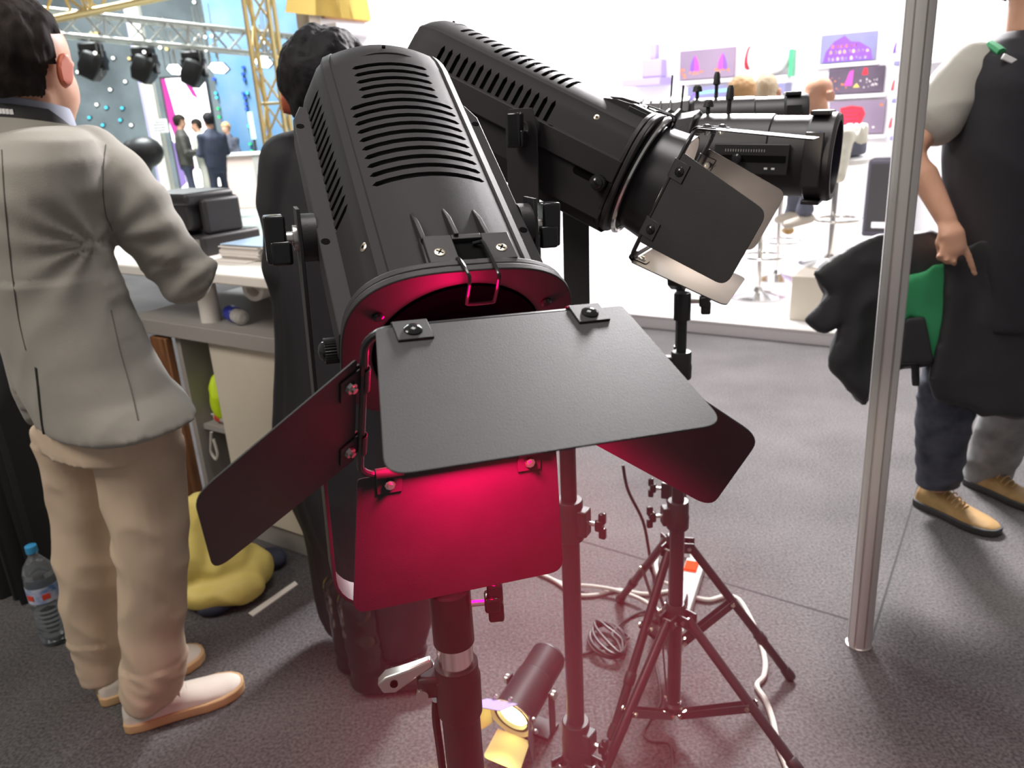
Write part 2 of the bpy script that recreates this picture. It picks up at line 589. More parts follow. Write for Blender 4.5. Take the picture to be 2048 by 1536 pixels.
            cl.build('hinge_clip', 'black_leaf', lf, bevel=.0004, seg=1)
            MB().lathe(cc + dd * .0135 + nn * .0028, nn, [(0, .0072), (.0012, .0070), (.0032, .0045), (.0038, .001)], 18).build('clip_screw', 'black_gloss', lf)
            MB().lathe(cc + dd * .0135 - nn * .0026, -nn, [(0, .0058), (.003, .0052), (.0032, .003), (.006, .0028)], 8).build('clip_nut', 'steel', lf)
    return root


R1 = [[0.94857, 0.20415, 0.24194], [0.31382, -0.50609, -0.80336], [-0.04156, 0.83797, -0.54413]]
T1 = V((-.0883, .8236, 1.3876))
R2 = [[0.40362, 0.41947, 0.8131], [0.91437, -0.15393, -0.37448], [-0.03192, 0.89462, -0.44568]]
T2 = V((0.08488, 1.3170, 1.47239))
YL1, YL2 = .425, .40
make_fixture('barn_door_spotlight', 'large black spotlight in front, glowing red behind its four barn doors', R1, T1,
             {'t': .2366, 'b': 1.07, 'l': .9247, 'r': .7021}, YL1, 'red_lens', (60, (1, 0, .10), (.12, -.80, .58), 130, .30), shift=.009)
make_fixture('barn_door_spotlight', 'second black spotlight, seen from the side, white light between its barn doors', R2, T2,
             {'t': .33, 'b': -.0797, 'l': .3815, 'r': .3896}, YL2, 'white_lens', (30, (1, .86, .70), (.1, -.1, 1), 140), yw=.025, rl=.222)


# ------------------------------------------------------------------ light stands
def clamp(parent, c, r, h, kd, kl=.045, lever=False):
    """a locking collar round a tube with a wing knob in direction kd"""
    c = V(c)
    o = MB().lathe(c - V((0, 0, h / 2)), (0, 0, 1), [(0, r), (.002, r * 1.06), (h * .45, r * 1.08), (h * .55, r * 1.02), (h - .003, r * 1.02), (h, r * .94)], 28).build('collar', 'black_plastic', parent)
    kd = V(kd).normalized()
    a, b = frame(kd)
    k = MB()
    k.obox(c + kd * r, kd, a, V((0, 0, 1)), .014, r * .55, h * .32)
    k.build('collar_lug', 'black_plastic', parent, bevel=.003)
    MB().cyl(c + kd * (r + .008), c + kd * (r + .03), .0045, n=10).build('clamp_bolt', 'steel', parent)
    w_ = MB()
    p = c + kd * (r + .036)
    w_.obox(p, kd, a, V((0, 0, 1)), .008, .008, .012)
    w_.obox(p + V((0, 0, .016)) + kd * .006, kd, a, V((0, 0, 1)), .007, .006, .011)
    w_.obox(p - V((0, 0, .016)) + kd * .006, kd, a, V((0, 0, 1)), .007, .006, .011)
    w_.build('wing_knob', 'black_gloss' if not lever else 'steel', parent, bevel=.0035, seg=3)
    return o


def make_stand(label, base, top, secs, hinge, lowz, feet, leg_r=.0125, knobs=()):
    """secs: (z_bottom, z_top, radius) tubes; feet: foot positions"""
    bx, by = base
    root = empty('light_stand', (bx, by, 0), label, 'light stand', 'black tripod light stands')
    C = lambda z: V((0, 0, z))
    for z0, z1, r in secs:
        MB().cyl(C(z0), C(z1), r, n=28).build('tube', 'black_metal', root)
    for z, r, h, kd in knobs:
        clamp(root, C(z), r, h, kd)
    if hinge:
        hr = secs[0][2]
        MB().lathe(C(hinge - .03), (0, 0, 1), [(0, hr * 1.25), (.01, hr * 1.5), (.05, hr * 1.5), (.06, hr * 1.2)], 24).build('leg_hub', 'black_plastic', root)
        MB().lathe(C(lowz - .012), (0, 0, 1), [(0, hr * 1.1), (.006, hr * 1.45), (.024, hr * 1.45), (.03, hr * 1.1)], 24).build('brace_hub', 'black_plastic', root)
        for fx, fy in feet:
            d = V((fx - bx, fy - by, 0))
            dn = d.normalized()
            side = V((-dn.y, dn.x, 0))
            a = C(hinge) + dn * (hr * 1.5 + .012)
            b = V((d.x, d.y, .012))
            lg = MB().cyl(a, b, leg_r, n=14).build('leg', 'black_metal', root)
            MB().lathe(b + (a - b).normalized() * .03, (b - a), [(0, leg_r * 1.15), (.026, leg_r * 1.35), (.036, leg_r * 1.1), (.040, leg_r * .5)], 16).build('rubber_foot', 'black_plastic', lg)
            for s in (-1, 1):
                lug = MB()
                lug.obox(C(hinge) + dn * (hr * 1.5 + .008) + side * s * .015, dn, side, V((0, 0, 1)), .017, .003, .015)
                lug.build('leg_lug', 'black_plastic', root, bevel=.002)
            MB().cyl(a - side * .022, a + side * .022, .005, n=10).build('leg_bolt', 'steel', root)
            m_ = a.lerp(b, .42)
            c = C(lowz) + dn * (hr * 1.45 + .008)
            for s in (-1, 1):
                br = MB()
                mid = (m_ + c) / 2 + side * s * .013
                ax = (m_ - c)
                up = ax.normalized().cross(side)
                br.obox(mid, ax.normalized(), side, up, ax.length / 2 + .008, .0016, .009)
                br.build('brace', 'black_metal', root, bevel=.001, seg=1)
            for q in (m_, c):
                MB().cyl(q - side * .019, q + side * .019, .0055, n=10).build('brace_bolt', 'brass_screw', root)
            # knurled joint half way down the leg
            q = a.lerp(b, .66)
            MB().lathe(q, (b - a), [(0, leg_r * 1.02), (.004, leg_r * 1.25), (.03, leg_r * 1.25), (.034, leg_r * 1.02)], 16).build('leg_joint', 'black_plastic', lg)
    return root


def stand_top(root, z_top, knob_dir, r=.017, drop=.075):
    """socket and spigot that carry a yoke"""
    C = lambda z: V((0, 0, z))
    so = MB().lathe(C(z_top - drop), (0, 0, 1), [(0, r), (drop - .006, r), (drop - .003, r * .92)], 28).build('socket', 'black_metal', root)
    kd = V(knob_dir).normalized()
    a, b = frame(kd)
    MB().cyl(C(z_top - drop * .35), C(z_top - drop * .35) + kd * (r + .016), .005, n=10).build('socket_bolt', 'steel', root)
    k = MB()
    p = C(z_top - drop * .35) + kd * (r + .026)
    k.obox(p, kd, a, V((0, 0, 1)), .010, .012, .011)
    k.obox(p + V((0, 0, .014)) + kd * .004, kd, a, V((0, 0, 1)), .010, .008, .014)
    k.obox(p - V((0, 0, .014)) + kd * .004, kd, a, V((0, 0, 1)), .010, .008, .014)
    k.build('wing_knob', 'black_gloss', root, bevel=.004, seg=3)
    return so


# stand under the red spotlight
ZT1 = T1.z - YL1 - .012
s1 = make_stand('black stand in front carrying the red spotlight, chrome sleeve below its socket', (T1.x - .004, T1.y), ZT1,
                [(.30, .80, .0255), (.80, ZT1 - .02, .0195)], .34, .10,
                [(T1.x - .42, T1.y - .2), (T1.x + .40, T1.y - .25), (T1.x + .02, T1.y + .42)], .014)
stand_top(s1, ZT1, (1, .05, 0), .0265, .083)
_z = ZT1 - .083
MB().cyl((0, 0, _z - .034), (0, 0, _z), .0235, n=32).build('chrome_sleeve', 'chrome', s1)
MB().lathe((0, 0, _z - .115), (0, 0, 1), [(0, .0275), (.004, .0295), (.060, .0305), (.066, .0285), (.081, .0285)], 32).build('collar', 'black_plastic', s1)
_l = MB()
_l.obox(V((-.036, .0, _z - .062)), V((1, 0, 0)), V((0, 1, 0)), V((0, 0, 1)), .016, .016, .016)
_l.build('collar_lug', 'black_plastic', s1, bevel=.006, seg=3)
MB().cyl((-.045, -.02, _z - .068), (-.045, .02, _z - .068), .008, n=14).build('lug_bolt', 'steel', s1)
_d1 = V((-.82, -.1, -.34)).normalized()
_l = MB()
_s = V((0, 0, 1)).cross(_d1).normalized()
_p0 = V((-.030, -.004, _z - .026))
_l.rings([[_p0 + _d1 * h + _s * (sx * w_) + _s.cross(_d1) * (sz * w2) for sx, sz in ((-1, -1), (1, -1), (1, 1), (-1, 1))]
          for h, w_, w2 in ((0, .006, .006), (.03, .008, .009), (.06, .009, .014), (.075, .007, .008))])
_l.build('cam_lever', 'steel', s1, bevel=.003, seg=3)
MB().cyl(_p0 + _d1 * .055 - _s * .0105, _p0 + _d1 * .055 + _s * .0105, .005, n=12).build('lever_hole', 'hole_shade', s1)

# stand under the second spotlight
ZT2 = T2.z - YL2 - .012
s2 = make_stand('black stand behind the red spotlight carrying the side-on spotlight', (T2.x + .012, T2.y), ZT2,
                [(.04, .24, .021), (.20, .78, .0185), (.76, ZT2 - .02, .0155)], .16, .06,
                [(T2.x - .34, T2.y - .20), (T2.x + .33, T2.y - .24), (T2.x - .05, T2.y - .42)], .012,
                [(.755, .026, .085, (.9, -.5, 0)), (.225, .029, .085, (.8, -.6, 0))])
stand_top(s2, ZT2, (1, -.4, 0), .018)


# ------------------------------------------------------------------ the setting
def carpet(name, c1, c2):
    m = bpy.data.materials.new(name)
    m.use_nodes = True
    nt = m.node_tree
    b = nt.nodes['Principled BSDF']
    b.inputs['Roughness'].default_value = 0.95
    b.inputs['Specular IOR Level'].default_value = 0.1
    b.inputs['Sheen Weight'].default_value = 0.15
    tc = nt.nodes.new('ShaderNodeTexCoord')
    n1 = nt.nodes.new('ShaderNodeTexNoise')
    n1.inputs['Scale'].default_value = 120
    n1.inputs['Detail'].default_value = 5
    n2 = nt.nodes.new('ShaderNodeTexNoise')
    n2.inputs['Scale'].default_value = 2.2
    n2.inputs['Detail'].default_value = 5
    ad = nt.nodes.new('ShaderNodeMath')
    ad.operation = 'MULTIPLY_ADD'
    ad.inputs[1].default_value = 0.45
    r = nt.nodes.new('ShaderNodeValToRGB')
    r.color_ramp.elements[0].position = 0.52
    r.color_ramp.elements[1].position = 0.92
    r.color_ramp.elements[0].color = (*c1, 1)
    r.color_ramp.elements[1].color = (*c2, 1)
    bp = nt.nodes.new('ShaderNodeBump')
    bp.inputs['Strength'].default_value = 0.5
    bp.inputs['Distance'].default_value = 0.003
    L = nt.links.new
    L(tc.outputs['Object'], n1.inputs['Vector'])
    L(tc.outputs['Object'], n2.inputs['Vector'])
    L(n2.outputs['Fac'], ad.inputs[0])
    L(n1.outputs['Fac'], ad.inputs[2])
    L(ad.outputs[0], r.inputs[0])
    L(r.outputs[0], b.inputs['Base Color'])
    L(n1.outputs['Fac'], bp.inputs['Height'])
    L(bp.outputs[0], b.inputs['Normal'])
    MATS[name] = m


carpet('carpet', (.040, .037, .038), (.125, .116, .116))
carpet('far_carpet', (.30, .33, .31), (.42, .45, .42))
mat('white_wall', (.86, .85, .86), .55)
mat('cream_wall', (.66, .58, .48), .6)
mat('hall_dark', (.25, .29, .31), .8, var=.35, vscale=.8)  # wall grey lightened to stand in for the hall's milky haze
mat('hall_ceiling', (.45, .49, .52), .9, var=.25, vscale=.4)
mat('platform_side', (.55, .52, .54), .5)
mat('seam', (.03, .028, .03), .9)


def struct(o):
    o['kind'] = 'structure'
    return o


fl = MB().box((-14, -3, -.05), (12, 24, 0)).build('floor', 'carpet', smooth=False)
struct(fl)
# joints of the carpet tiles (thin dark butt seams, lying in the pile)
for a, b, w_ in ((gnd(1700, 1240), gnd(1095, 1062), .004), (gnd(1740, 1290), gnd(1840, 960), .003)):
    d = (b - a).normalized()
    s = V((-d.y, d.x, 0)) * w_
    MB().prism([a - s, b - s, b + s, a + s], (0, 0, .0006)).build('carpet_seam', 'seam', fl, smooth=False)
# bright stand: platform, back wall, side wall, corner pillar
Mb = Matrix(((U.x, N.x, 0, B0.x), (U.y, N.y, 0, B0.y), (0, 0, 1, 0), (0, 0, 0, 1)))
WD = 4.3
SU = -2.62                                                       # where the stand ends on the left
o = MB().box((SU, .02, .001), (7.5, WD + .2, .085)).build('stand_platform', 'white_wall', M=Mb, smooth=False)
struct(o)
MB().box((SU, 0, .001), (7.5, .02, .075)).build('platform_edge', 'platform_side', o, smooth=False)
MB().box((SU, -.004, .075), (7.5, .05, .09)).build('platform_trim', 'aluminium', o, smooth=False)
o = MB().box((SU, WD, .085), (7.5, WD + .1, 4.2)).build('wall_back', 'white_wall', M=Mb, smooth=False)
struct(o)
o = MB().box((SU - .1, .0, .0), (SU, WD + .1, 4.2)).build('wall_left', 'white_wall', M=Mb, smooth=False)
struct(o)
o = MB().box((SU - .14, -.12, 0), (SU + .0, -.0, 4.2)).build('trim_1', 'cream_wall', M=Mb, smooth=False)
struct(o)
# hall behind on the left
o = MB().box((-14, 23.6, 0), (1.2, 23.9, 9)).build('wall_hall', 'hall_dark', smooth=False)
struct(o)
o = MB().box((-14, 9.5, 8.2), (1.2, 23.9, 8.4)).build('ceiling', 'hall_ceiling', smooth=False)
struct(o)
o = MB().box((-13.5, 11.2, .0), (-1.4, 23.5, .006)).build('floor_hall', 'far_carpet', smooth=False)
struct(o)


# ------------------------------------------------------------------ people
mat('skin', (.55, .30, .20), .5, var=.10, vscale=9, spec=.4)
mat('ear_skin', (.50, .12, .065), .5)
mat('hair', (.018, .013, .011), .8, spec=.2, bump=.9, bscale=90, stretch=(1, 1, .3), var=.5, vscale=40)
mat('hair_black', (.010, .009, .011), .7, spec=.25, bump=.9, bscale=90)
mat('hair_grey', (.42, .34, .22), .6, bump=.6, bscale=90)
mat('hair_blond', (.50, .30, .14), .6, bump=.6, bscale=90)
mat('jacket_grey', (.29, .275, .24), .85, bump=.25, bscale=500, var=.07, vscale=5, sheen=.1)
mat('trousers_beige', (.56, .435, .315), .8, bump=.2, bscale=500, var=.06, vscale=5)
mat('shirt_blue', (.34, .37, .45), .8)
mat('shoe_white', (.60, .55, .48), .6, bump=.15, bscale=300)
mat('sole_tan', (.52, .34, .17), .7)
mat('coat_black', (.010, .0095, .013), .75, bump=.2, bscale=300)
mat('polo_black', (.016, .016, .020), .8, bump=.2, bscale=300)
mat('polo_grey', (.36, .345, .31), .8)
mat('jeans', (.055, .058, .078), .85, bump=.3, bscale=250, var=.5, vscale=14)
mat('jeans_lit', (.20, .20, .20), .85, var=.3, vscale=14)  # lighter copy of the jeans; light on the rear leg put into colour
mat('shoe_tan', (.34, .21, .08), .7, var=.2, vscale=20)
mat('sole_black', (.03, .03, .03), .6)
mat('lining_green', (.03, .26, .10), .7)
mat('jacket_black', (.022, .022, .024), .6, bump=.3, bscale=120)
mat('shirt_white', (.72, .70, .60), .8)
mat('trousers_grey', (.13, .14, .19), .8)
mat('jacket_dark', (.05, .045, .038), .7)
mat('navy', (.03, .035, .06), .8)


def ell(c, ax, ay, rx, ry, n=20, p=2.0):
    out = []
    for k in range(n):
        a = 2 * PI * k / n
        ca, sa = math.cos(a), math.sin(a)
        if p != 2.0:
            ca = math.copysign(abs(ca) ** (2 / p), ca)
            sa = math.copysign(abs(sa) ** (2 / p), sa)
        out.append(V(c) + ax * (ca * rx) + ay * (sa * ry))
    return out


def limb(mb, pts, rad, n=16, ref=None, ratio=1.0):
    """tapering tube with round ends; rad one radius per point; ref: direction of the ratio-scaled axis"""
    pts = [V(p) for p in pts]
    rs = []
    m = len(pts)
    for i, p in enumerate(pts):
        t = (pts[min(i + 1, m - 1)] - pts[max(i - 1, 0)]).normalized()
        if ref is not None:
            b = (V(ref) - t * V(ref).dot(t)).normalized()
            a = b.cross(t)
        else:
            a, b = frame(t)
        if i == 0:
            for q in (.95, .7, .35):
                rs.append(ell(p - t * rad[0] * q * .8, a, b, rad[0] * math.sqrt(1 - q * q), rad[0] * ratio * math.sqrt(1 - q * q), n))
        rs.append(ell(p, a, b, rad[i], rad[i] * ratio, n))
        if i == m - 1:
            for q in (.35, .7, .95):
                rs.append(ell(p + t * rad[-1] * q * .8, a, b, rad[-1] * math.sqrt(1 - q * q), rad[-1] * ratio * math.sqrt(1 - q * q), n))
    mb.rings(rs)
    return mb


def cloth(mb, name, m, parent, voxel=.011, smooth=3, disp=None, keep=None, label=None, sub=0):
    """join overlapping shapes into one continuous surface (voxel remesh), smooth and wrinkle it"""
    o = mb.build('tmp', None, None, smooth=False)
    md = o.modifiers.new('r', 'REMESH')
    md.mode, md.voxel_size, md.adaptivity = 'VOXEL', voxel, 0.0
    if smooth:
        sm = o.modifiers.new('s', 'SMOOTH')
        sm.factor, sm.iterations = .5, smooth
    dg = bpy.context.evaluated_depsgraph_get()
    me = bpy.data.meshes.new_from_object(o.evaluated_get(dg))
    bpy.data.objects.remove(o)
    if disp:
        nr = [v.normal.copy() for v in me.vertices]
        for v, q in zip(me.vertices, nr):
            r = disp(v.co, q)
            v.co = v.co + (q * r if not isinstance(r, Vector) else r)
    if keep:
        import bmesh
        bm = bmesh.new()
        bm.from_mesh(me)
        bmesh.ops.delete(bm, geom=[v for v in bm.verts if not keep(v.co)], context='VERTS')
        bm.to_mesh(me)
        bm.free()
    me.name = name
    me.materials.clear()
    me.materials.append(MATS[m] if isinstance(m, str) else m)
    for p in me.polygons:
        p.use_smooth = True
    ob = bpy.data.objects.new(name, me)
    COL.objects.link(ob)
    if parent:
        ob.parent = parent
        ob.matrix_parent_inverse = parent.matrix_world.inverted()
    if label:
        ob['label'] = label
    return ob


def child(o, parent):
    o.parent = parent
    o.matrix_parent_inverse = parent.matrix_world.inverted()
    return o


def ridge(p, scale, st=(1, 1, 1)):
    q = V((p.x * st[0], p.y * st[1], p.z * st[2])) * scale
    return 1 - 2 * abs(noise.noise(q))


def px_torso(rows, Y, ratio, ax, ay, n=28, p=2.4):
    """rows (xl, xr, y): silhouette of a standing body at distance Y -> horizontal ellipses"""
    rs = []
    c2 = math.sqrt((ax.x) ** 2 + (ratio * ay.x) ** 2)
    for row in rows:
        xl, xr, y = row[:3]
        yy = row[3] if len(row) > 3 else Y
        a, b = at(xl, y, yy), at(xr, y, yy)
        hw = (b - a).length / 2 / c2
        rs.append(ell((a + b) / 2, ax, ay, hw, hw * ratio, n, p))
    return rs


def shoe(parent, heel, toe, h, wd, m, ms, lace=None, up=0.0, ankle=.09):
    """a low shoe from heel to toe on the floor"""
    heel, toe = V(heel), V(toe)
    f = (toe - heel)
    L = f.length
    f.normalize()
    s = V((f.y, -f.x, 0)).normalized()
    z = s.cross(f)
    P = lambda u, v, q: heel + f * (u * L) + s * (v * wd) + V((0, 0, q + up))
    st = [(0.0, .26, .055), (.04, .36, ankle), (.14, .42, ankle + .005), (.28, .43, ankle + .005), (.40, .44, ankle - .018), (.52, .47, .066), (.66, .52, .054), (.8, .50, .046), (.91, .40, .040), (.975, .25, .032), (1.0, .10, .026)]
    rs, rs2 = [], []
    for u, hw, ht in st:
        ring = []
        for k in range(18):
            a = 2 * PI * k / 18
            x, q = math.cos(a), math.sin(a)
            top = .024 + (ht - .024) * (abs(q) ** .75) if q > 0 else .014
            ring.append(P(u, x * hw * (1 if q <= 0 else 1 - .25 * q), top))
        rs.append(ring)
        rs2.append([P(u * 1.02 - .008, x * hw * 1.07, q) for x, q in ((-1, .001), (1, .001), (1.03, .014), (1.0, .028), (-1.0, .028), (-1.03, .014))])
    o = cloth(MB().rings(rs), 'shoe', m, parent, .006, 3)
    so = child(MB().rings(rs2).build('shoe_sole', ms, smooth=True, bevel=.003), parent)
    lc = MB()
    if lace:
        for i in range(5):
            u = .36 + i * .055
            zt = ankle - .002 - i * .0105
            lc = MB().tube(spline([P(u, -.26, zt - .012), P(u + .01, -.1, zt + .004), P(u + .01, .1, zt + .004), P(u, .26, zt - .012)], 4), .0028, 6)
            child(lc.build('shoelace', lace), parent)
    return o


def head_into(mb, c, f, h=.235, w_=.155, chin=True, neck=None, nr=.056):
    """add a head (facing f, chin-to-crown height h) to a body mesh; returns axes"""
    c, f = V(c), V(f).normalized()
    up = (V((0, 0, 1)) - f * f.z).normalized()
    s = f.cross(up)
    Mh = Matrix((s, f, up)).transposed()
    mb.ball(c + up * h * .12 - f * .012, (w_ * .5, w_ * .62, h * .39), 14, Mh)            # skull
    mb.ball(c - up * h * .17 + f * .024, (w_ * .40, w_ * .48, h * .32), 12, Mh)           # face
    mb.ball(c - up * h * .40 + f * .055, (w_ * .20, w_ * .20, h * .09), 8, Mh)            # chin
    mb.ball(c - up * h * .06 + f * .098, (.013, .022, .026), 8, Mh)                        # nose
    mb.ball(c + up * h * .05 + f * .083, (.045, .012, .012), 8, Mh)                        # brow
    mb.ball(c - up * h * .24 + f * .085, (.022, .010, .010), 8, Mh)                        # lips
    if neck is not None:
        limb(mb, [V(neck), c - up * h * .22 - f * .012], [nr * 1.1, nr], 14)
    return s, f, up


def ear(parent, c, s, f, up, side, m='skin'):
    """ear on the side of the head"""
    p = c + s * side * .082 - f * .006 - up * .012
    mb = MB()
    rs = []
    for k in range(7):
        t = k / 6
        q = p + s * side * (.000 + .030 * t) - f * (.022 * t)
        hh, ww = .036 * (1 - .08 * t), .020 * (1 - .05 * t)
        rs.append(ell(q, (f - up * .2).normalized(), (up + f * .2).normalized(), ww * (.75 if k == 0 else 1), hh * (.8 if k == 0 else 1), 14))
    mb.rings(rs)
    return cloth(mb, 'ear', m, parent, .004, 4)


def hair_cap(parent, c, s, f, up, m, h=.235, w_=.155, thick=.012, front=.045, nape=-.075, side_f=.0, n_amp=.004, puff=(1, 1, 1), part=None):
    mb = MB()
    Mh = Matrix((s, f, up)).transposed()
    cc = c + up * h * .13 - f * .016
    mb.ball(cc, ((w_ * .5 + thick) * puff[0], (w_ * .62 + thick) * puff[1], (h * .39 + thick) * puff[2]), 22, Mh)
    mb.ball(c - up * .02 - f * .032, (w_ * .44 + thick * .5, w_ * .46 + thick * .5, h * .30), 18, Mh)

    def dp(p, q):
        d = n_amp * noise.noise(p * 28) + n_amp * .8 * noise.noise(V((p.x * 90, p.y * 90, p.z * 30)))
        if part is not None:
            u = (p - cc).dot(s) - part
            if (p - cc).dot(up) > .03:
                d -= .012 * math.exp(-(u / .014) ** 2)
        return d

    def keep(p):
        d = p - c
        u, v, zz = d.dot(s), d.dot(f), d.dot(up)
        if zz > .055:
            return v < front + .04
        if zz > -.005:
            return v < side_f
        return zz > nape and v < side_f - .006 * 0 - .02
    o = cloth(mb, 'hair', m, parent, .0065, 2, dp, keep)
    return o


# ---- man in the grey jacket, seen from behind on the left
A_ = math.radians(42)
fw = V((math.sin(A_), math.cos(A_), 0))
rt = V((math.cos(A_), -math.sin(A_), 0))
YM = 1.74
man = empty('person', gnd(225, 1425), 'man seen from behind in grey blazer, beige trousers and white shoes', 'person')
hc = at(60, 136, YM + .01)
hf = V((math.sin(math.radians(13)), math.cos(math.radians(13)), -.05))
body = MB()
hs, hf, hu = head_into(body, hc, hf, .245, .160, neck=at(62, 270, YM), nr=.060)
body.rings(px_torso([(-20, 130, 262), (-70, 190, 300), (-95, 205, 400), (-70, 210, 500), (-30, 260, 620), (20, 300, 740), (70, 330, 830)], YM, .62, rt, fw))
RL = [(275, 800, 1.73), (290, 950, 1.72), (300, 1100, 1.71), (310, 1250, 1.70), (312, 1370, 1.70)]
LL = [(140, 800, 1.80), (150, 950, 1.80), (165, 1100, 1.80), (190, 1250, 1.80), (215, 1345, 1.81)]
for leg in (RL, LL):
    limb(body, [at(*q) for q in leg], [.070, .060, .046, .044, .04])
sh_r = at(200, 345, YM + .03)
el_r = at(372, 548, YM + .02)
wr_r = el_r + V((-.10, .22, -.05))
limb(body, [sh_r, el_r, wr_r, wr_r + V((-.04, .07, .01))], [.05, .04, .03, .026])
sh_l = at(-85, 345, YM + .12)
el_l = sh_l + V((-.10, .06, -.28))
wr_l = el_l + fw * .24 + rt * .06
limb(body, [sh_l, el_l, wr_l, wr_l + fw * .09], [.05, .04, .03, .026])
cloth(body, 'body', 'skin', man, .010, 3)
ear(man, hc, hs, hf, hu, 1, 'ear_skin')
ear(man, hc, hs, hf, hu, -1, 'ear_skin')
hair_cap(man, hc, hs, hf, hu, 'hair', .245, .160, .014, front=-.035, nape=-.066, side_f=-.024, n_amp=.005)
# blazer
jk = MB()
rows = [(-8, 140, 256), (-50, 178, 266), (-95, 210, 284), (-128, 228, 325), (-135, 232, 385), (-118, 234, 450), (-92, 243, 515), (-60, 262, 580), (-32, 288, 645), (-8, 316, 705), (12, 350, 765), (30, 386, 800), (45, 408, 828)]
jk.rings(px_torso(rows, YM, .60, rt, fw, 32))
limb(jk, [at(178, 318, YM + .03), at(238, 372, YM), at(305, 465, YM), el_r, el_r.lerp(wr_r, .45), wr_r], [.078, .076, .070, .066, .060, .052], 20)
limb(jk, [sh_l, sh_l.lerp(el_l, .5), el_l, wr_l], [.078, .068, .062, .05], 18)
spine = [at(x, y, YM) for x, y in ((2, 260), (12, 420), (30, 620), (62, 760), (85, 870))]
armpit = at(240, 470, YM)
elbow = at(360, 540, YM)


def jdisp(p, q):
    d = .0035 * noise.noise(p * 9)
    # folds fanning out from the armpit across the back
    da = (p - armpit).length
    k = math.exp(-(da / .17) ** 2) * (1 - math.exp(-(da / .13) ** 2))
    ang = math.atan2(p.z - armpit.z, p.x - armpit.x)
    d += k * .010 * math.sin(ang * 11 + 2 * noise.noise(p * 6))
    # sleeve creases
    de = (p - elbow).length
    u = (p - sh_r).dot((el_r - sh_r).normalized())
    if p.x > at(250, 450, YM).x - .02 and p.z > 1.08:
        d += .008 * ridge(V((u * 17, p.z * 5, 0)), 1.0) * math.exp(-(de / .3) ** 2) - .002
    # slanting drag lines over the waist
    if p.z < 1.22:
        d += .0055 * ridge(V((p.x * 7 - p.z * 6, p.y * 6, p.z * 3)), 1.0)
    # the vent: right flap stands proud of the left
    if p.z < 1.02 and q.y < 0:
        t = (1.02 - p.z) / .17
        xv = at(76, 800, YM).x - .03 * 0
        e = p.x - xv
        if 0 < e < .03:
            d -= .014 * t * (1 - e / .03)
        elif -.02 < e <= 0:
            d += .004 * t
    return d


cloth(jk, 'blazer', 'jacket_grey', man, .0085, 4, jdisp)
# blazer details: back seam, collar, shirt collar, lanyard
def wrap_ring(c, ax, ay, pts):
    pass
def stick(pts, Y0, off=-.004):
    return [at(x, y, Y0) for x, y in pts]
mat('vent_shade', (.03, .03, .028), .9)
nk = at(60, 238, YM)
for nm, m, rr, z0, z1, th_ in (('shirt_collar', 'shirt_blue', (.079, .075), -.012, .030, .004), ('jacket_collar', 'jacket_grey', (.100, .092), -.045, -.010, .007)):
    rs = []
    for z, g in ((z0, 1.0), (z1, .94), (z1, .90), (z0, .95), (z0, 1.0)):
        rs.append([nk + rt * (rr[0] * g * math.cos(2 * PI * k / 32)) + fw * (rr[1] * g * math.sin(2 * PI * k / 32) + .01) + V((0, 0, z + .028 * math.sin(2 * PI * k / 32) * -.6)) for k in range(32)])
    child(MB().rings(rs, cap=False).build(nm, m), man)
rs = []
for z, g in ((-.013, 1.03), (.016, .99), (.016, .96), (-.013, .99), (-.013, 1.03)):
    rs.append([nk + rt * (.086 * g * math.cos(a)) + fw * (.080 * g * math.sin(a) + .01) + V((0, 0, z - .017 * math.sin(a) - .05 * max(0, math.sin(a)))) for a in [2 * PI * k / 40 for k in range(40)]])
ly = child(MB().rings(rs, cap=False).build('lanyard', 'black_plastic'), man)
mat('print_white', (.75, .75, .75), .6)
for k in range(11):
    a = math.radians(232 + k * 4.1 if k < 5 else 285 + (k - 5) * 5.5)
    p = nk + rt * (.0878 * math.cos(a)) + fw * (.0818 * math.sin(a) + .01) + V((0, 0, .001 - .017 * math.sin(a)))
    tn = (rt * -math.sin(a) + fw * math.cos(a)).normalized()
    q = MB()
    q.obox(p, tn, V((0, 0, 1)), tn.cross(V((0, 0, 1))), .0018 if k < 5 else .0035, .0035 if k < 5 else .005, .0006)
    child(q.build('lanyard_print', 'print_white', smooth=False), ly)
# trousers
tr = MB()
tr.rings(px_torso([(58, 345, 770), (60, 352, 830), (66, 356, 880)], YM + .01, .64, rt, fw))


def leg_px(mb, rows, ratio, n=22):
    rs = []
    for xl, xr, y, yy in rows:
        a, b = at(xl, y, yy), at(xr, y, yy)
        hw = (b - a).length / 2
        rs.append(ell((a + b) / 2, V((1, 0, 0)), V((0, 1, 0)), hw, hw * ratio, n))
    mb.rings(rs)


leg_px(tr, [(180, 356, 840, 1.71), (190, 362, 900, 1.70), (203, 370, 960, 1.70), (222, 374, 1040, 1.69), (236, 373, 1130, 1.69), (243, 370, 1210, 1.69), (247, 367, 1290, 1.69), (249, 368, 1345, 1.69), (250, 352, 1398, 1.69)], 1.0)
leg_px(tr, [(66, 215, 840, 1.80), (80, 222, 900, 1.80), (97, 226, 960, 1.81), (110, 230, 1040, 1.81), (114, 238, 1110, 1.81), (124, 243, 1190, 1.81), (142, 248, 1260, 1.81), (160, 252, 1315, 1.81), (172, 250, 1352, 1.81)], 1.0)


def tdisp(p, q):
    d = .003 * noise.noise(p * 10)
    d += .008 * ridge(V((p.x * 9 + p.z * 5.0, p.y * 6, p.z * 6 - p.x * 3)), 1.0) * (1 if p.z < .8 else .4)
    if p.z < .2:
        d += .006 * ridge(V((p.x * 12, p.y * 10, p.z * 16 + p.x * 10)), 1.0)
    return d - .003


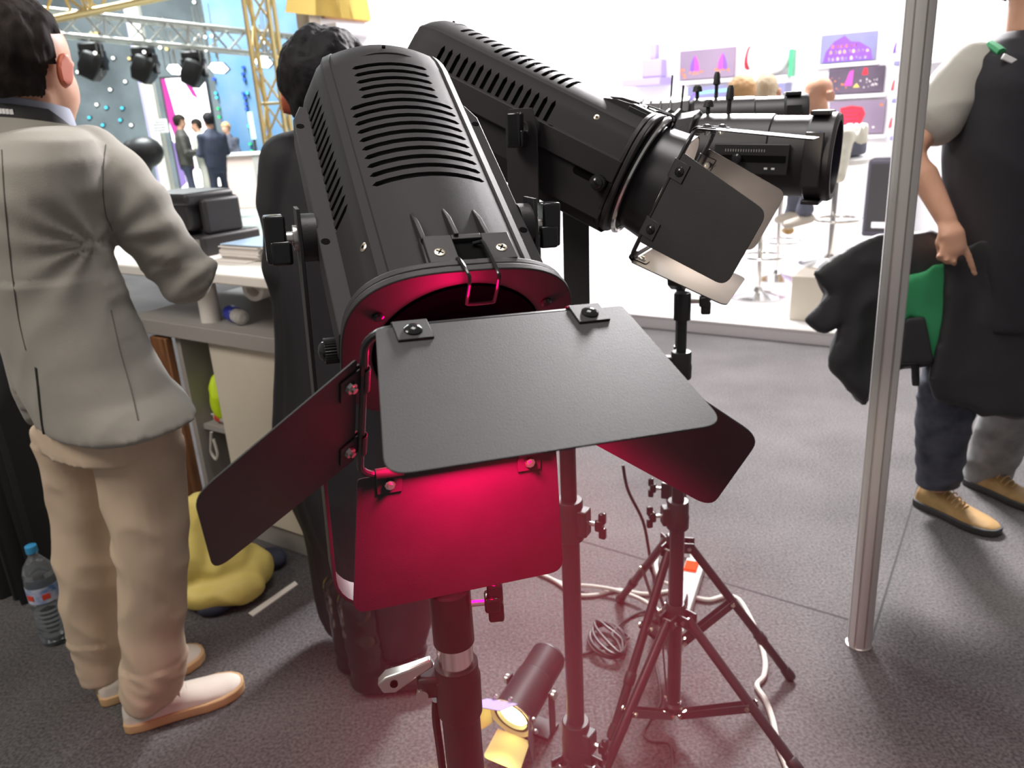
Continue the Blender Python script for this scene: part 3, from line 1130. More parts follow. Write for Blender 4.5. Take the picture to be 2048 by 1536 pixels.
cloth(tr, 'trousers', 'trousers_beige', man, .0085, 3, tdisp)
hR, tR = gnd(252, 1452), gnd(487, 1372)
shoe(man, hR, tR, .1, .115, 'shoe_white', 'sole_tan', 'shoe_white')
hL = gnd(200, 1402)
shoe(man, hL, hL + (V((tR.x, tR.y, 0)) - V((hR.x, hR.y, 0))) * .97 + V((-.04, .05, 0)), .1, .115, 'shoe_white', 'sole_tan', 'shoe_white')

# ---- person in the long black coat, behind the red spotlight
YC = 1.92
cp = empty('person', gnd(725, 1370), 'person in a long black coat and black boots behind the red spotlight', 'person')
cf = V((.75, .66, 0)).normalized()
cr_ = V((cf.y, -cf.x, 0))
hc2 = at(664, 186, YC)
b2 = MB()
hf2 = V((.35, .93, -.08)).normalized()
s2_, f2_, u2_ = head_into(b2, hc2, hf2, .24, .158, neck=at(668, 300, YC))
b2.rings(px_torso([(600, 720, 290), (560, 780, 350), (560, 800, 500), (580, 820, 700), (600, 820, 850)], YC, .6, cr_, cf))
for xx, yy in ((705, 1.85), (772, 1.79)):
    limb(b2, [at(xx, 830, YC), at(xx, 1060, YC), at(xx - 6, 1270, yy)], [.085, .055, .036])
limb(b2, [at(600, 345, YC), at(590, 530, YC), at(612, 630, YC + .13)], [.05, .042, .033])
cloth(b2, 'body', 'skin', cp, .011, 3)
ear(cp, hc2, s2_, f2_, u2_, -1, 'ear_skin')  # orange light on the ears is put into their skin colour
ear(cp, hc2, s2_, f2_, u2_, 1, 'ear_skin')
hair_cap(cp, hc2, s2_, f2_, u2_, 'hair_black', .24, .158, .022, front=.06, nape=-.085, side_f=.02, n_amp=.006, part=.02)
ct = MB()
ct.rings(px_torso([(612, 700, 238), (585, 735, 262), (552, 790, 300), (528, 830, 350), (520, 842, 420), (522, 845, 500), (532, 850, 580), (540, 852, 660), (540, 856, 760), (534, 862, 860), (540, 864, 940), (566, 866, 1010), (596, 866, 1070), (612, 866, 1150), (624, 862, 1210), (636, 852, 1250)], YC, .56, cr_, cf, 30))
limb(ct, [at(590, 322, YC), at(572, 420, YC), at(574, 530, YC), at(600, 640, YC + .16)], [.078, .068, .060, .052], 18)
cloth(ct, 'long_coat', 'coat_black', cp, .011, 4, lambda p, q: .006 * ridge(V((p.x * 9, p.y * 9, p.z * 1.6)), 1.0) + .003 * noise.noise(p * 8))
mat('boot_black', (.014, .013, .013), .18, bump=.1, bscale=40)
for (hx, hy), (tx, ty), xx, yy in (((672, 1352), (735, 1340), 690, 1.83), ((700, 1385), (830, 1372), 765, 1.76)):
    h_, t_ = gnd(hx, hy), gnd(tx, ty)
    t_ = h_ + (t_ - h_).normalized() * .28
    bt = MB()
    ax_ = h_.lerp(t_, .22)
    limb(bt, [ax_ + V((0, 0, .30)), ax_ + V((0, 0, .18)), ax_ + V((0, 0, .07))], [.058, .054, .052])
    limb(bt, [h_.lerp(t_, .16) + V((0, 0, .05)), h_.lerp(t_, .5) + V((0, 0, .045)), h_.lerp(t_, .85) + V((0, 0, .036))], [.046, .046, .036])
    bt.box((0, 0, 0), (.001, .001, .001))
    cloth(bt, 'boot', 'boot_black', cp, .008, 4, lambda p, q: .004 * ridge(V((p.x * 6, p.y * 6, p.z * 22)), 1.0), keep=lambda p: p.z > .004 and abs(p.x) > .01)

# ---- man walking past on the right, jackets over his arm
YW = 2.50
wk = empty('person', gnd(1905, 1040), 'man walking past the metal post in dark polo, jeans and tan sneakers', 'person')
wf = V((.62, -.78, 0)).normalized()
wr_ = V((wf.y, -wf.x, 0)) * -1
wk_b = MB()
head_c = at(2078, -62, YW)
ws, wff, wu = head_into(wk_b, head_c, wf, .24, .158, neck=at(2052, 110, YW))
wk_b.rings(px_torso([(1985, 2115, 110), (1925, 2180, 150), (1915, 2190, 260), (1925, 2185, 380), (1925, 2180, 520), (1915, 2175, 640)], YW, .6, V((.95, .3, 0)).normalized(), V((-.3, .95, 0)).normalized()))
a_sh, a_el, a_wr = at(1935, 150, YW), at(1822, 300, YW - .06), at(1893, 440, YW - .16)
limb(wk_b, [a_sh, a_sh.lerp(a_el, .5), a_el, a_el.lerp(a_wr, .35), a_wr], [.052, .046, .043, .041, .029], 18)
# hand: palm, four curled fingers and the forefinger hanging straight, thumb at the palm's side
Yh = YW - .19
pal = [at(1893, 440, YW - .16), at(1904, 468, Yh), at(1910, 496, Yh)]
limb(wk_b, pal, [.029, .038, .036], 14, ref=(0, 1, 0), ratio=.62)
for k, (x0, y0, x1, y1, x2, y2) in enumerate(((1884, 492, 1878, 512, 1878, 517), (1897, 500, 1892, 519, 1892, 524), (1911, 504, 1908, 522, 1908, 527))):
    limb(wk_b, [at(x0, y0, Yh), at(x1, y1, Yh - .012), at(x2, y2, Yh + .012), at(x2 + 1, y2 - 10, Yh + .032)], [.0105, .0102, .0095, .0085], 10)
limb(wk_b, [at(1925, 488, Yh), at(1937, 512, Yh - .004), at(1944, 532, Yh), at(1950, 549, Yh + .004)], [.0115, .0105, .0098, .0085], 10)
limb(wk_b, [at(1885, 462, Yh + .01), at(1876, 486, Yh + .02), at(1880, 503, Yh + .032)], [.013, .011, .009], 10)
b_sh = at(2170, 160, YW)
limb(wk_b, [b_sh, at(2200, 300, YW), at(2150, 430, YW - .12)], [.05, .045, .03])
FT, BK = gnd(1866, 990), gnd(1955, 945)
limb(wk_b, [at(1985, 640, YW), at(1905, 810, YW - .02), at(1875, 965, YW + .06)], [.085, .058, .045])
limb(wk_b, [at(2060, 640, YW), at(2050, 800, YW + .1), at(1985, 930, YW + .22)], [.075, .040, .030])
cloth(wk_b, 'body', 'skin', wk, .0075, 3)
hair_cap(wk, head_c, ws, wff, wu, 'hair', .24, .158)
for sd in (-1, 1):
    ear(wk, head_c, ws, wff, wu, sd)
po = MB()
po.rings(px_torso([(2008, 2100, 62), (1975, 2120, 82), (1930, 2170, 112), (1908, 2195, 165), (1895, 2200, 230), (1888, 2195, 310), (1890, 2195, 400), (1895, 2190, 490), (1900, 2185, 580), (1900, 2180, 640)], YW, .62, V((.95, .3, 0)).normalized(), V((-.3, .95, 0)).normalized(), 30))
cloth(po, 'polo_shirt', 'polo_black', wk, .011, 4, lambda p, q: .005 * ridge(V((p.x * 7 + p.z * 3, p.y * 7, p.z * 4)), 1.0))
sl = MB()
limb(sl, [at(1950, 135, YW), a_sh.lerp(a_el, .18), a_sh.lerp(a_el, .62)], [.082, .083, .080], 22)
cloth(sl, 'sleeve', 'polo_grey', wk, .008, 3, lambda p, q: .005 * ridge(V((p.x * 8, p.y * 6, p.z * 10)), 1.0))
sl = MB()
limb(sl, [b_sh + V((-.03, 0, .02)), at(2200, 300, YW)], [.08, .075], 18)
cloth(sl, 'sleeve', 'polo_grey', wk, .010, 3)
bpy.context.view_layer.update()
_po = [o for o in wk.children if o.name.startswith('polo_shirt')][0]


def _surf(o, pts, off):
    mi = o.matrix_world.inverted()
    out = []
    for x_, y_ in pts:
        ok, loc, nor, i_ = o.ray_cast(mi @ V((0, 0, CAM_H)), (mi.to_3x3() @ ray(x_, y_)).normalized())
        if ok:
            out.append(o.matrix_world @ (loc + nor * off))
    return out


_q = _surf(_po, [(1968, 84), (1980, 90), (1992, 97), (2003, 106)], 0)
if len(_q) > 1:
    child(MB().tube(_q, .014, 8).build('collar_piping', 'lining_green'), wk)
lg_ = MB().obox((_surf(_po, [(2020, 120)], .001) or [at(2020, 118, YW - .155)])[0], V((.9, .0, -.42)).normalized(), V((0, 1, 0)), V((.42, 0, .9)).normalized(), .026, .004, .008)
child(lg_.build('chest_mark', 'print_white', bevel=.002), wk)
jn = MB()
leg_px(jn, [(1925, 2060, 600, YW), (1880, 2010, 690, YW - .02), (1846, 1955, 760, YW - .03), (1838, 1940, 830, YW - .02), (1838, 1928, 890, YW), (1838, 1920, 940, YW + .03), (1836, 1915, 968, YW + .05)], .95)
cloth(jn, 'jeans_leg', 'jeans', wk, .0085, 3, lambda p, q: .007 * ridge(V((p.x * 6, p.y * 6, p.z * 14)), 1.0))
jn = MB()
leg_px(jn, [(1985, 2125, 600, YW + .02), (1995, 2120, 700, YW + .08), (1990, 2100, 790, YW + .15), (1960, 2062, 860, YW + .20), (1938, 2026, 925, YW + .24), (1930, 2010, 962, YW + .26)], .95)
cloth(jn, 'jeans_leg', 'jeans_lit', wk, .010, 3, lambda p, q: .007 * ridge(V((p.x * 6, p.y * 6, p.z * 14)), 1.0))
shoe(wk, gnd(1836, 1003), gnd(1836, 1003) + (gnd(1972, 1062) - gnd(1836, 1003)).normalized() * .31, .1, .115, 'shoe_tan', 'sole_black', 'sole_tan', ankle=.10)
shoe(wk, gnd(1935, 962), gnd(1935, 962) + (gnd(2052, 1010) - gnd(1935, 962)).normalized() * .31, .1, .115, 'shoe_tan', 'sole_black', 'sole_tan', ankle=.10)


# jackets carried over the arm: folded cloth with real thickness, hanging from the forearm
def drape(name, outline, Y0, Y1, m, parent=None, voxel=.012, amp=.012, fr=(9, 9, 2.2), thick=.05):
    n = len(outline)
    a = [at(x, y, Y0) for x, y in outline]
    b = [at(x, y, Y1) for x, y in outline]
    mb = MB()
    o = len(mb.v)
    mb.v += a + b
    mb.f.append(list(range(n)))
    mb.f.append([n + i for i in range(n)])
    for i in range(n):
        j = (i + 1) % n
        mb.f.append([i, j, n + j, n + i])
    # triangulate the two concave caps properly
    import bmesh
    me = bpy.data.meshes.new('tmp')
    me.from_pydata([tuple(p) for p in mb.v], [], mb.f)
    bm = bmesh.new()
    bm.from_mesh(me)
    bmesh.ops.triangulate(bm, faces=bm.faces)
    mb2 = MB()
    mb2.v = [v.co.copy() for v in bm.verts]
    mb2.f = [[v.index for v in f.verts] for f in bm.faces]
    bm.free()
    bpy.data.meshes.remove(me)
    return cloth(mb2, name, m, parent, voxel, 5,
                 lambda p, q: amp * ridge(V((p.x * fr[0], p.y * fr[1], p.z * fr[2])), 1.0) + amp * .5 * noise.noise(p * 12))


YJ = 2.40
jt = empty('jacket_bundle', at(1860, 800, YJ), 'dark jackets with bright green lining hanging over the walking man\'s arm', 'jacket')
drape('jacket_body', [(1712, 492), (1760, 468), (1860, 462), (1900, 500), (1895, 560), (1880, 640), (1868, 722), (1800, 728), (1770, 742), (1728, 806), (1700, 770), (1664, 735), (1672, 690), (1690, 640), (1645, 660), (1612, 640), (1660, 588), (1632, 548)], YJ, YJ + .10, 'jacket_black', jt, amp=.016, fr=(8, 5, 5))
drape('jacket_front', [(1890, 520), (1960, 478), (2060, 470), (2120, 500), (2130, 700), (2100, 830), (1960, 832), (1945, 815), (1870, 795), (1862, 760), (1882, 680), (1893, 600)], YJ - .05, YJ + .07, 'jacket_black', jt, amp=.012, fr=(6, 4, 1.5))
drape('green_lining', [(1800, 560), (1850, 545), (1868, 528), (1898, 526), (1896, 590), (1890, 660), (1872, 724), (1856, 724), (1842, 640), (1815, 630), (1792, 728), (1778, 700), (1788, 620)], YJ - .035, YJ + .02, 'lining_green', jt, .008, .008, (10, 5, 5))
drape('inner_pocket', [(1812, 638), (1848, 634), (1866, 726), (1798, 728)], YJ - .05, YJ - .0, 'jacket_black', jt, .007, .003)
drape('hanging_tab', [(1822, 722), (1838, 722), (1839, 772), (1824, 772)], YJ - .02, YJ + .01, 'jacket_black', jt, .006, .001)


# ------------------------------------------------------------------ thin seams laid on finished surfaces
def on_surf(o, pts, off=.0):
    mi = o.matrix_world.inverted()
    org = mi @ V((0, 0, CAM_H))
    out = []
    for x, y in pts:
        d = (mi.to_3x3() @ ray(x, y)).normalized()
        ok, loc, nor, i = o.ray_cast(org, d)
        if ok:
            out.append(o.matrix_world @ (loc + nor * off))
    return out


bpy.context.view_layer.update()
mat('seam_dark', (.12, .115, .10), .9)
bz = [o for o in man.children if o.name.startswith('blazer')][0]
for pts, m, r in (([(4, 300), (8, 380), (16, 470), (26, 560), (38, 640), (52, 700)], 'seam_dark', .0012),
                  ([(72, 735), (76, 770), (80, 810), (84, 845), (88, 868)], 'vent_shade', .0042),  # dark tube stands for the shade in the vent slit
                  ([(212, 290), (207, 330), (206, 380), (212, 430), (226, 462)], 'seam_dark', .0012),
                  ([(222, 620), (240, 700), (262, 780), (276, 840)], 'seam_dark', .0013)):
    dense = [(p.x, p.y) for p in spline([V((x_, y_, 0)) for x_, y_ in pts], 8)]
    q = on_surf(bz, dense, .0006 if m != 'vent_shade' else -.001)
    if len(q) > 2:
        so_ = MB().tube(q, r, 6).build('vent' if m == 'vent_shade' else 'seam', m)
        child(so_, man)

# ------------------------------------------------------------------ aluminium post on the right
pb = gnd(1718, 1288)
post = empty('aluminium_post', V((pb.x, pb.y, 0)), 'grooved aluminium post standing on the carpet between camera and walking man', 'post')
post.rotation_euler = (0, -.017, 0)
rs = []
ring = []
for k in range(8):
    a0 = 2 * PI * k / 8
    for da, r in ((-.30, .0320), (-.10, .0325), (-.085, .0255), (.085, .0255), (.10, .0325), (.30, .0320)):
        ring.append((a0 + da, r))
for z in (.004, 2.9):
    rs.append([V((r * math.cos(a), r * math.sin(a), z)) for a, r in ring])
MB().rings(rs).build('post_profile', 'aluminium', post, angle=30)
MB().lathe((0, 0, 0), (0, 0, 1), [(0, .036), (.004, .036), (.006, .030)], 28).build('post_foot', 'steel', post)

# ------------------------------------------------------------------ stands and profile spots on the right
sA = make_stand('black stand nearest the power strip, carrying the profile spot with the blue gel', (.363, 1.560), 1.13,
                [(.05, .62, .0165), (.55, .98, .014), (.94, 1.13, .0105)], .345, .065,
                [(.07, 1.22), (.66, 1.21), (.40, 1.99)], .0115, [(.615, .024, .07, (-1, -.1, 0)), (.975, .021, .06, (-1, .2, 0))])
sB = make_stand('black stand farthest back, its feet around the power strip', (.409, 1.778), 1.20,
                [(.05, .55, .0165), (.5, .95, .014), (.92, 1.20, .0105)], .40, .10,
                [(.203, 1.529), (.308, 2.098), (.715, 1.706)], .0115, [(.56, .024, .07, (-1, .4, 0))])
mat('profile_black', (.022, .020, .022), .4, bump=.1, bscale=800)
mat('blue_gel', (.01, .01, .35), .25, emit=(.02, .02, .5), estr=.35)  # blue light on the gel is put in as a faint glow


def make_profile(label, piv, front, r, yoke_z, with_side=True, gel=None):
    piv, front = V(piv), V(front)
    z = (front - piv).normalized()
    x = z.cross(V((0, 0, 1))).normalized() * 1
    y = x.cross(z)
    x = y.cross(z)
    M = Matrix((x, y, z)).transposed().to_4x4()
    M.translation = piv
    L = (front - piv).length
    root = empty('profile_spotlight', label=label, cat='spotlight', group='profile spotlights on stands', M=M)
    MB().lathe((0, 0, .02), (0, 0, 1), [(0, r * .90), (.01, r), (L * .55, r), (L * .56, r * .96), (L - .05, r * .96), (L - .045, r * 1.04), (L - .006, r * 1.04), (L, r * 1.0), (L, r * .86), (L - .03, r * .84), (L - .03, .001)], 40).build('lens_tube', 'profile_black', root, angle=25)
    # square gel holder at the front
    for a in range(4):
        c, s = math.cos(a * PI / 2), math.sin(a * PI / 2)
        MB().obox(V((c, s, 0)) * r * 1.03 + V((0, 0, L - .012)), V((c, s, 0)), V((-s, c, 0)), V((0, 0, 1)), .004, r * .62, .016).build('gel_holder', 'profile_black', root, bevel=.002)
    if gel:
        MB().obox(V((-r * .35, -.0, L - .004)), V((1, 0, 0)), V((0, 1, 0)), V((0, 0, 1)), r * .68, r * .62, .0015).build('blue_gel', gel, root)
    # rear lamp house with fins
    MB().lathe((0, 0, -.18), (0, 0, 1), [(0, r * .7), (.02, r * .98), (.17, r * 1.02), (.2, r * 1.1)], 12).build('lamp_house', 'profile_black', root, angle=20, bevel=.003)
    for k in range(7):
        MB().lathe((0, 0, -.15 + k * .021), (0, 0, 1), [(0, r * 1.0), (.001, r * 1.13), (.005, r * 1.13), (.006, r * 1.0)], 12).build('cooling_fin', 'profile_black', root, angle=20)
    if with_side:
        # focus slot drawn as a dark raised strip, with scale, near side
        s = -1
        p = MB().box((-r * 1.06, -.028, L * .28), (-r * .93, .026, L * .80)).build('scale_plate', 'black_plastic', root, bevel=.002)
        MB().box((-r * 1.075, -.006, L * .34), (-r * 1.05, .006, L * .78)).build('focus_slot', 'hole_shade', p)
        for k in range(16):
            MB().box((-r * 1.068, .012, L * (.36 + .018 * k)), (-r * 1.058, .0165, L * (.36 + .018 * k) + .0012)).build('scale_mark', 'aluminium', p, smooth=False)
        for k in range(2):
            MB().box((-r * 1.068, -.004, L * (.70 + .04 * k)), (-r * 1.058 - .0008, .003, L * (.70 + .04 * k) + .008)).build('printed_mark', 'print_white', p, smooth=False)
        for k in range(2):
            MB().box((-r * 1.068, -.0185, L * (.64 + .05 * k)), (-r * 1.058 - .0008, -.015, L * (.64 + .05 * k) + .006)).build('printed_mark', 'print_white', p, smooth=False)
        MB().lathe((-r * 1.06, 0, L * .45), (-1, 0, 0), [(0, .009), (.012, .009), (.016, .006)], 16).build('focus_knob', 'black_gloss', root)
    # shutter and iris handles on top
    for zz, hh, rr in ((.035, .030, .011), (.075, .055, .008)):
        h = MB().lathe((0, r * .95, zz), (0, 1, 0), [(0, .004), (hh * .5, .004), (hh * .55, rr), (hh * .9, rr * .8), (hh, rr * .5)], 14).build('shutter_handle', 'black_plastic', root)
    MB().tube([(.01, r * .95, -.02), (.012, r * 1.1, -.022), (.012, r * 1.1 + .045, -.02)], .0022, 6).build('safety_wire', 'black_metal', root)
    # yoke down to the stand
    Mi = M.inverted().to_3x3()
    up = Mi @ V((0, 0, 1))
    ax = V((1, 0, 0))
    d = piv.z - yoke_z
    w2 = r * 1.25
    pth = [(-w2, .01), (-w2, -d * .6), (-w2 * .8, -d * .95), (-w2 * .55, -d), (w2 * .55, -d), (w2 * .8, -d * .95), (w2, -d * .6), (w2, .01)]
    rs = []
    for px_, pz in pth:
        rs.append([ax * px_ * q + up * (pz * q2) + z_ for q, q2, z_ in ((1, 1, V((0, 0, -.014))), (1, 1, V((0, 0, .014))), (.95, .97, V((0, 0, .014))), (.95, .97, V((0, 0, -.014))))])
    MB().rings(rs).build('yoke', 'profile_black', root, bevel=.001)
    for s in (-1, 1):
        MB().lathe((s * w2, 0, 0), (s, 0, 0), [(0, .014), (.006, .014), (.008, .008), (.016, .010), (.022, .009)], 18).build('tilt_knob', 'black_gloss', root)
    return root


make_profile('black profile spotlight with blue gel behind the side-on spotlight\'s barn doors', at(1375, 308, 1.60), at(1650, 314, 1.475), .076, 1.14, gel='blue_gel')
make_profile('black profile spotlight farthest back, only its top edge and handles showing', at(1360, 248, 1.80), at(1592, 240, 1.74), .052, 1.21, with_side=False)
_t = empty('spigot_head', (.363, 1.560, 1.10), 'black spigot head with wing knob on top of the profile spot\'s stand', 'stand head')
bpy.data.objects.remove(_t)
stand_top(sA, 1.135, (1, -.2, 0), .0175, .06)
stand_top(sB, 1.205, (1, -.2, 0), .0175, .06)

# ------------------------------------------------------------------ small spot lying low on the floor
rear, fr = at(1098, 1312, 1.68), at(1020, 1440, 1.50)
z = (fr - rear).normalized()
x = V((0, 0, 1)).cross(z).normalized()
y = z.cross(x)
M = Matrix((x, y, z)).transposed().to_4x4()
M.translation = rear
gs = empty('floor_spotlight', label='small spotlight on the floor shining warm yellow, knurled black barrel', cat='spotlight', M=M)
GL = (fr - rear).length
rs = []
for h in [GL * .02 + GL * .34 * k / 14 for k in range(15)]:
    rs.append([V(((.046 + (.0011 if (k + int(h * 900)) % 2 else 0)) * math.cos(2 * PI * k / 72), (.046 + (.0011 if (k + int(h * 900)) % 2 else 0)) * math.sin(2 * PI * k / 72), h)) for k in range(72)])
MB().rings(rs).build('knurled_grip', 'profile_black', gs, angle=20)
MB().lathe((0, 0, -.012), (0, 0, 1), [(0, .036), (.006, .043), (.014, .046)], 32).build('rear_cap', 'profile_black', gs)
MB().lathe((0, 0, GL * .36), (0, 0, 1), [(0, .046), (.004, .050), (GL * .5, .052), (GL * .6, .054), (GL * .60, .042), (GL * .5, .040), (GL * .5, .001)], 32).build('barrel', 'profile_black', gs)
MB().lathe((0, 0, GL * .90), (0, 0, 1), [(0, .039), (.004, .037), (.010, .026), (.013, .001)], 32).build('lens', 'yellow_lens', gs)
mat('ring_glow_metal', (.75, .66, .45), .3, metal=.6)  # lens glow put into the ring's metal colour
MB().rings([[V((r * math.cos(2 * PI * k / 40), r * math.sin(2 * PI * k / 40), q)) for k in range(40)] for r, q in ((.043, GL * .93), (.060, GL * .97), (.060, GL * .985), (.043, GL * .945), (.043, GL * .93))], cap=False).build('lens_ring', 'ring_glow_metal', gs)
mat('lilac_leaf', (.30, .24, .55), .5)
mat('lit_leaf', (.55, .45, .26), .5)  # the lamp's yellow light is painted into this leaf colour
for ang, th_, A, B, Ln, m in ((PI / 2 + .25, .62, .046, .052, .075, 'lilac_leaf'), (PI, .55, .042, .046, .07, 'lit_leaf'), (-PI / 2, .30, .046, .052, .075, 'lit_leaf'), (0, .45, .042, .046, .07, 'black_leaf')):
    o_ = V((math.cos(ang), math.sin(ang), 0))
    e = V((-o_.y, o_.x, 0))
    dd = (o_ * math.sin(th_) + V((0, 0, 1)) * math.cos(th_))
    nn = dd.cross(e)
    h0 = o_ * .058 + V((0, 0, GL * .985))
    poly = round_poly([h0 - e * A, h0 + e * A, h0 + e * B + dd * Ln, h0 - e * B + dd * Ln], [.002, .002, .012, .012], 5)
    lf = MB().prism([p - nn * .0007 for p in poly], nn * .0014).build('barn_door_leaf', m, gs)
    for u in (-.5, .5):
        MB().lathe(h0 + e * A * u + o_ * .003 - V((0, 0, .006)), o_, [(0, .006), (.004, .006), (.008, .003)], 10).build('hinge_knob', 'steel', lf)
Mi = M.inverted()
dn = rear.lerp(fr, .5)
yk = MB()
for s in (-1, 1):
    p0 = dn + x * s * .060
    p1 = V((p0.x, p0.y, .012))
    yk2 = MB().obox((p0 + p1) / 2, x, V((0, 0, 1)), x.cross(V((0, 0, 1))), .002, (p0.z - .012) / 2 + .012, .014)
    o_ = yk2.build('yoke_arm', 'black_leaf', bevel=.0008)
    child(o_, gs)
    child(MB().lathe(p0 + x * s * .003, x * s, [(0, .012), (.008, .012), (.012, .007)], 16).build('tilt_knob', 'steel'), gs)
child(MB().obox(V((dn.x, dn.y, .006)), x, x.cross(V((0, 0, 1))), V((0, 0, 1)), .062, .03, .005).build('yoke_base', 'black_leaf', bevel=.001), gs)
l = bpy.data.lights.new('floor_spot_beam', 'SPOT')
l.energy, l.color, l.spot_size, l.spot_blend, l.shadow_soft_size = 14, (1, .74, .30), math.radians(120), .6, .02
lo_ = bpy.data.objects.new('floor_spot_beam', l)
COL.objects.link(lo_)
lo_.parent = gs
lo_.location = (0, 0, GL * .90 + .016)
lo_.rotation_euler = (PI, 0, 0)

# ------------------------------------------------------------------ cables and power strip
def cable(label, pts, r, m, zs=None, group='cables on the floor', name='power_cable'):
    P = []
    for q in pts:
        x_, y_ = q[:2]
        if len(q) == 3:
            P.append(gnd(x_, y_, q[2]))
        elif len(q) == 4:
            P.append(at(x_, y_, q[3]))
        else:
            P.append(gnd(x_, y_, r))
    o = MB().tube(spline(P, 7), r, 8).build(name, m)
    return tag(o, label, 'cable', group)


cable('white cable curving over the carpet from the power strip to the bottom edge', [(1392, 1196), (1420, 1200), (1452, 1192), (1478, 1200), (1500, 1235), (1518, 1275), (1530, 1320), (1528, 1352), (1514, 1372), (1532, 1402), (1546, 1442), (1556, 1490), (1572, 1530), (1590, 1580)], .0075, 'cable_white')
cable('upper white cable crossing the floor behind the red-lit stands', [(1040, 1128), (1085, 1150), (1130, 1168), (1180, 1172, .02), (1230, 1180, .022), (1280, 1198, .022), (1318, 1222, .022)], .0065, 'cable_white')
cable('lower white cable crossing the floor toward the power strip', [(1060, 1136), (1110, 1162), (1150, 1188), (1190, 1190), (1235, 1180), (1290, 1188), (1340, 1182)], .0065, 'cable_white')
cable('black cable hanging beside the far stand', [(1246, 930, 0, 1.93), (1256, 980, 0, 1.93), (1285, 1040, 0, 1.93), (1296, 1090, 0, 1.95), (1302, 1130, 0, 1.97), (1310, 1170, 0, 1.98), (1312, 1208, 0, 2.02)], .0045, 'cable_black')
cable('thin black cable trailing on the floor under the near stand', [(1312, 1330), (1322, 1400), (1300, 1440), (1288, 1465), (1300, 1482), (1340, 1490), (1345, 1540)], .0035, 'cable_black')
cable('black cable running up the red spotlight\'s stand', [(890, 1580, 0, .84), (880, 1500, 0, .835), (872, 1440, 0, .83), (872, 1400, 0, .83)], .0055, 'cable_black')
ck = []
c0 = gnd(1215, 1285, .01)
for k in range(64):
    a = 2 * PI * k / 16
    ph = (k // 16) * .5
    ck.append(c0 + V((.055 * math.cos(a) * math.cos(ph) - .03 * math.sin(a) * math.sin(ph), .075 * math.sin(a + ph * .3), .006 + .004 * math.sin(a * 2 + ph) + .006 * (k // 16))))
ck = [gnd(1130, 1312, .006), gnd(1165, 1308, .006)] + ck + [gnd(1250, 1240, .008), gnd(1290, 1222, .008), gnd(1318, 1228, .008)]
o = MB().tube(spline(ck, 4), .0045, 8).build('coiled_cable', 'cable_black')
tag(o, 'black cable tied in a coil on the floor beside the floor spotlight', 'cable', 'cables on the floor')
# strip
pa, pb_ = gnd(1392, 1128, .02), gnd(1345, 1272, .02)
d = (pb_ - pa).normalized()
s = V((d.y, -d.x, 0)).normalized()
M = Matrix((d, s, d.cross(s))).transposed().to_4x4()
if M.col[2].z < 0:
    M = Matrix((d, -s, d.cross(-s))).transposed().to_4x4()
M.translation = V((pa.x, pa.y, 0))
ps = empty('power_strip', label='white power strip with a glowing red switch lying among the stand legs', cat='power strip', M=M)
LS = (pb_ - pa).length
MB().box((0, -.031, .001), (LS, .031, .042)).build('strip_body', 'white_plastic', ps, bevel=.006, seg=3)
MB().box((.030, -.027, .0415), (.085, .014, .050)).build('switch', 'red_switch', ps, bevel=.002)
for k in range(4):
    sx = .12 + k * .075
    if sx < LS - .03:
        so_ = MB().lathe((sx, 0, .0405), (0, 0, 1), [(0, .021), (.003, .021), (.003, .019)], 24).build('socket', 'white_plastic', ps)
        for q in (-1, 1):
            MB().cyl((sx, q * .0095, .0431), (sx, q * .0095, .0436), .0026, n=8).build('socket_hole', 'hole_shade', so_)
pl = MB().box((.27, -.024, .043), (.32, .022, .085)).build('plug', 'black_plastic', ps, bevel=.006)
lp = [gnd(1345, 1170, .05), gnd(1322, 1160, .07), gnd(1312, 1125, .06), gnd(1328, 1090, .045), gnd(1355, 1082, .04), gnd(1378, 1098, .03), gnd(1386, 1125, .025)]
o = MB().tube(spline(lp, 7), .0065, 8).build('strip_lead', 'cable_white')
child(o, ps)


# ------------------------------------------------------------------ counter on the left
mat('counter_white', (.72, .69, .64), .5)
mat('counter_grey', (.34, .32, .30), .55)
mat('panel_cream', (.66, .60, .50), .55, var=.04, vscale=3)
mat('inside_grey', (.20, .185, .17), .8)
mat('wood_brown', (.20, .085, .035), .6, var=.4, vscale=10, stretch=(6, 6, .6))
CO = gnd(490, 1076)
Mc = Matrix(((U.x, N.x, 0, CO.x), (U.y, N.y, 0, CO.y), (0, 0, 1, 0), (0, 0, 0, 1)))
cn = empty('display_counter', label='white display counter with shelf and open cabinet behind the man in the blazer', cat='counter', M=Mc)
MB().box((0, .0, .10), (.56, .02, .80)).build('front_panel', 'panel_cream', cn, bevel=.002)
MB().box((0, .02, 0), (.56, .05, .10)).build('plinth', 'counter_grey', cn)
MB().box((-.42, -.03, .80), (.56, .56, .855)).build('shelf_board', 'counter_grey', cn, bevel=.003)
MB().box((-.75, -.09, 1.035), (.56, .56, 1.07)).build('worktop', 'counter_white', cn, bevel=.006, seg=3)
MB().cyl((-.025, .05, .855), (-.025, .05, 1.035), .035, n=28).build('post', 'counter_white', cn)
MB().cyl((.5, .05, .855), (.5, .05, 1.035), .035, n=28).build('post', 'counter_white', cn)
MB().box((-.42, .54, 0), (.56, .56, 1.035)).build('back_panel', 'inside_grey', cn)
MB().box((-.19, .0, 0), (-.165, .54, .80)).build('side_panel', 'counter_grey', cn, bevel=.002)
MB().box((-.02, .02, 0), (0, .56, .80)).build('side_panel', 'counter_grey', cn)
MB().box((-.165, .03, .42), (-.02, .54, .44)).build('inner_shelf', 'counter_grey', cn)
MB().box((-.165, .03, .0), (-.02, .54, .03)).build('cabinet_floor', 'counter_grey', cn)
MB().cyl((.055, -.002, .29), (.055, .001, .29), .009, n=16).build('lock', 'hole_shade', cn)


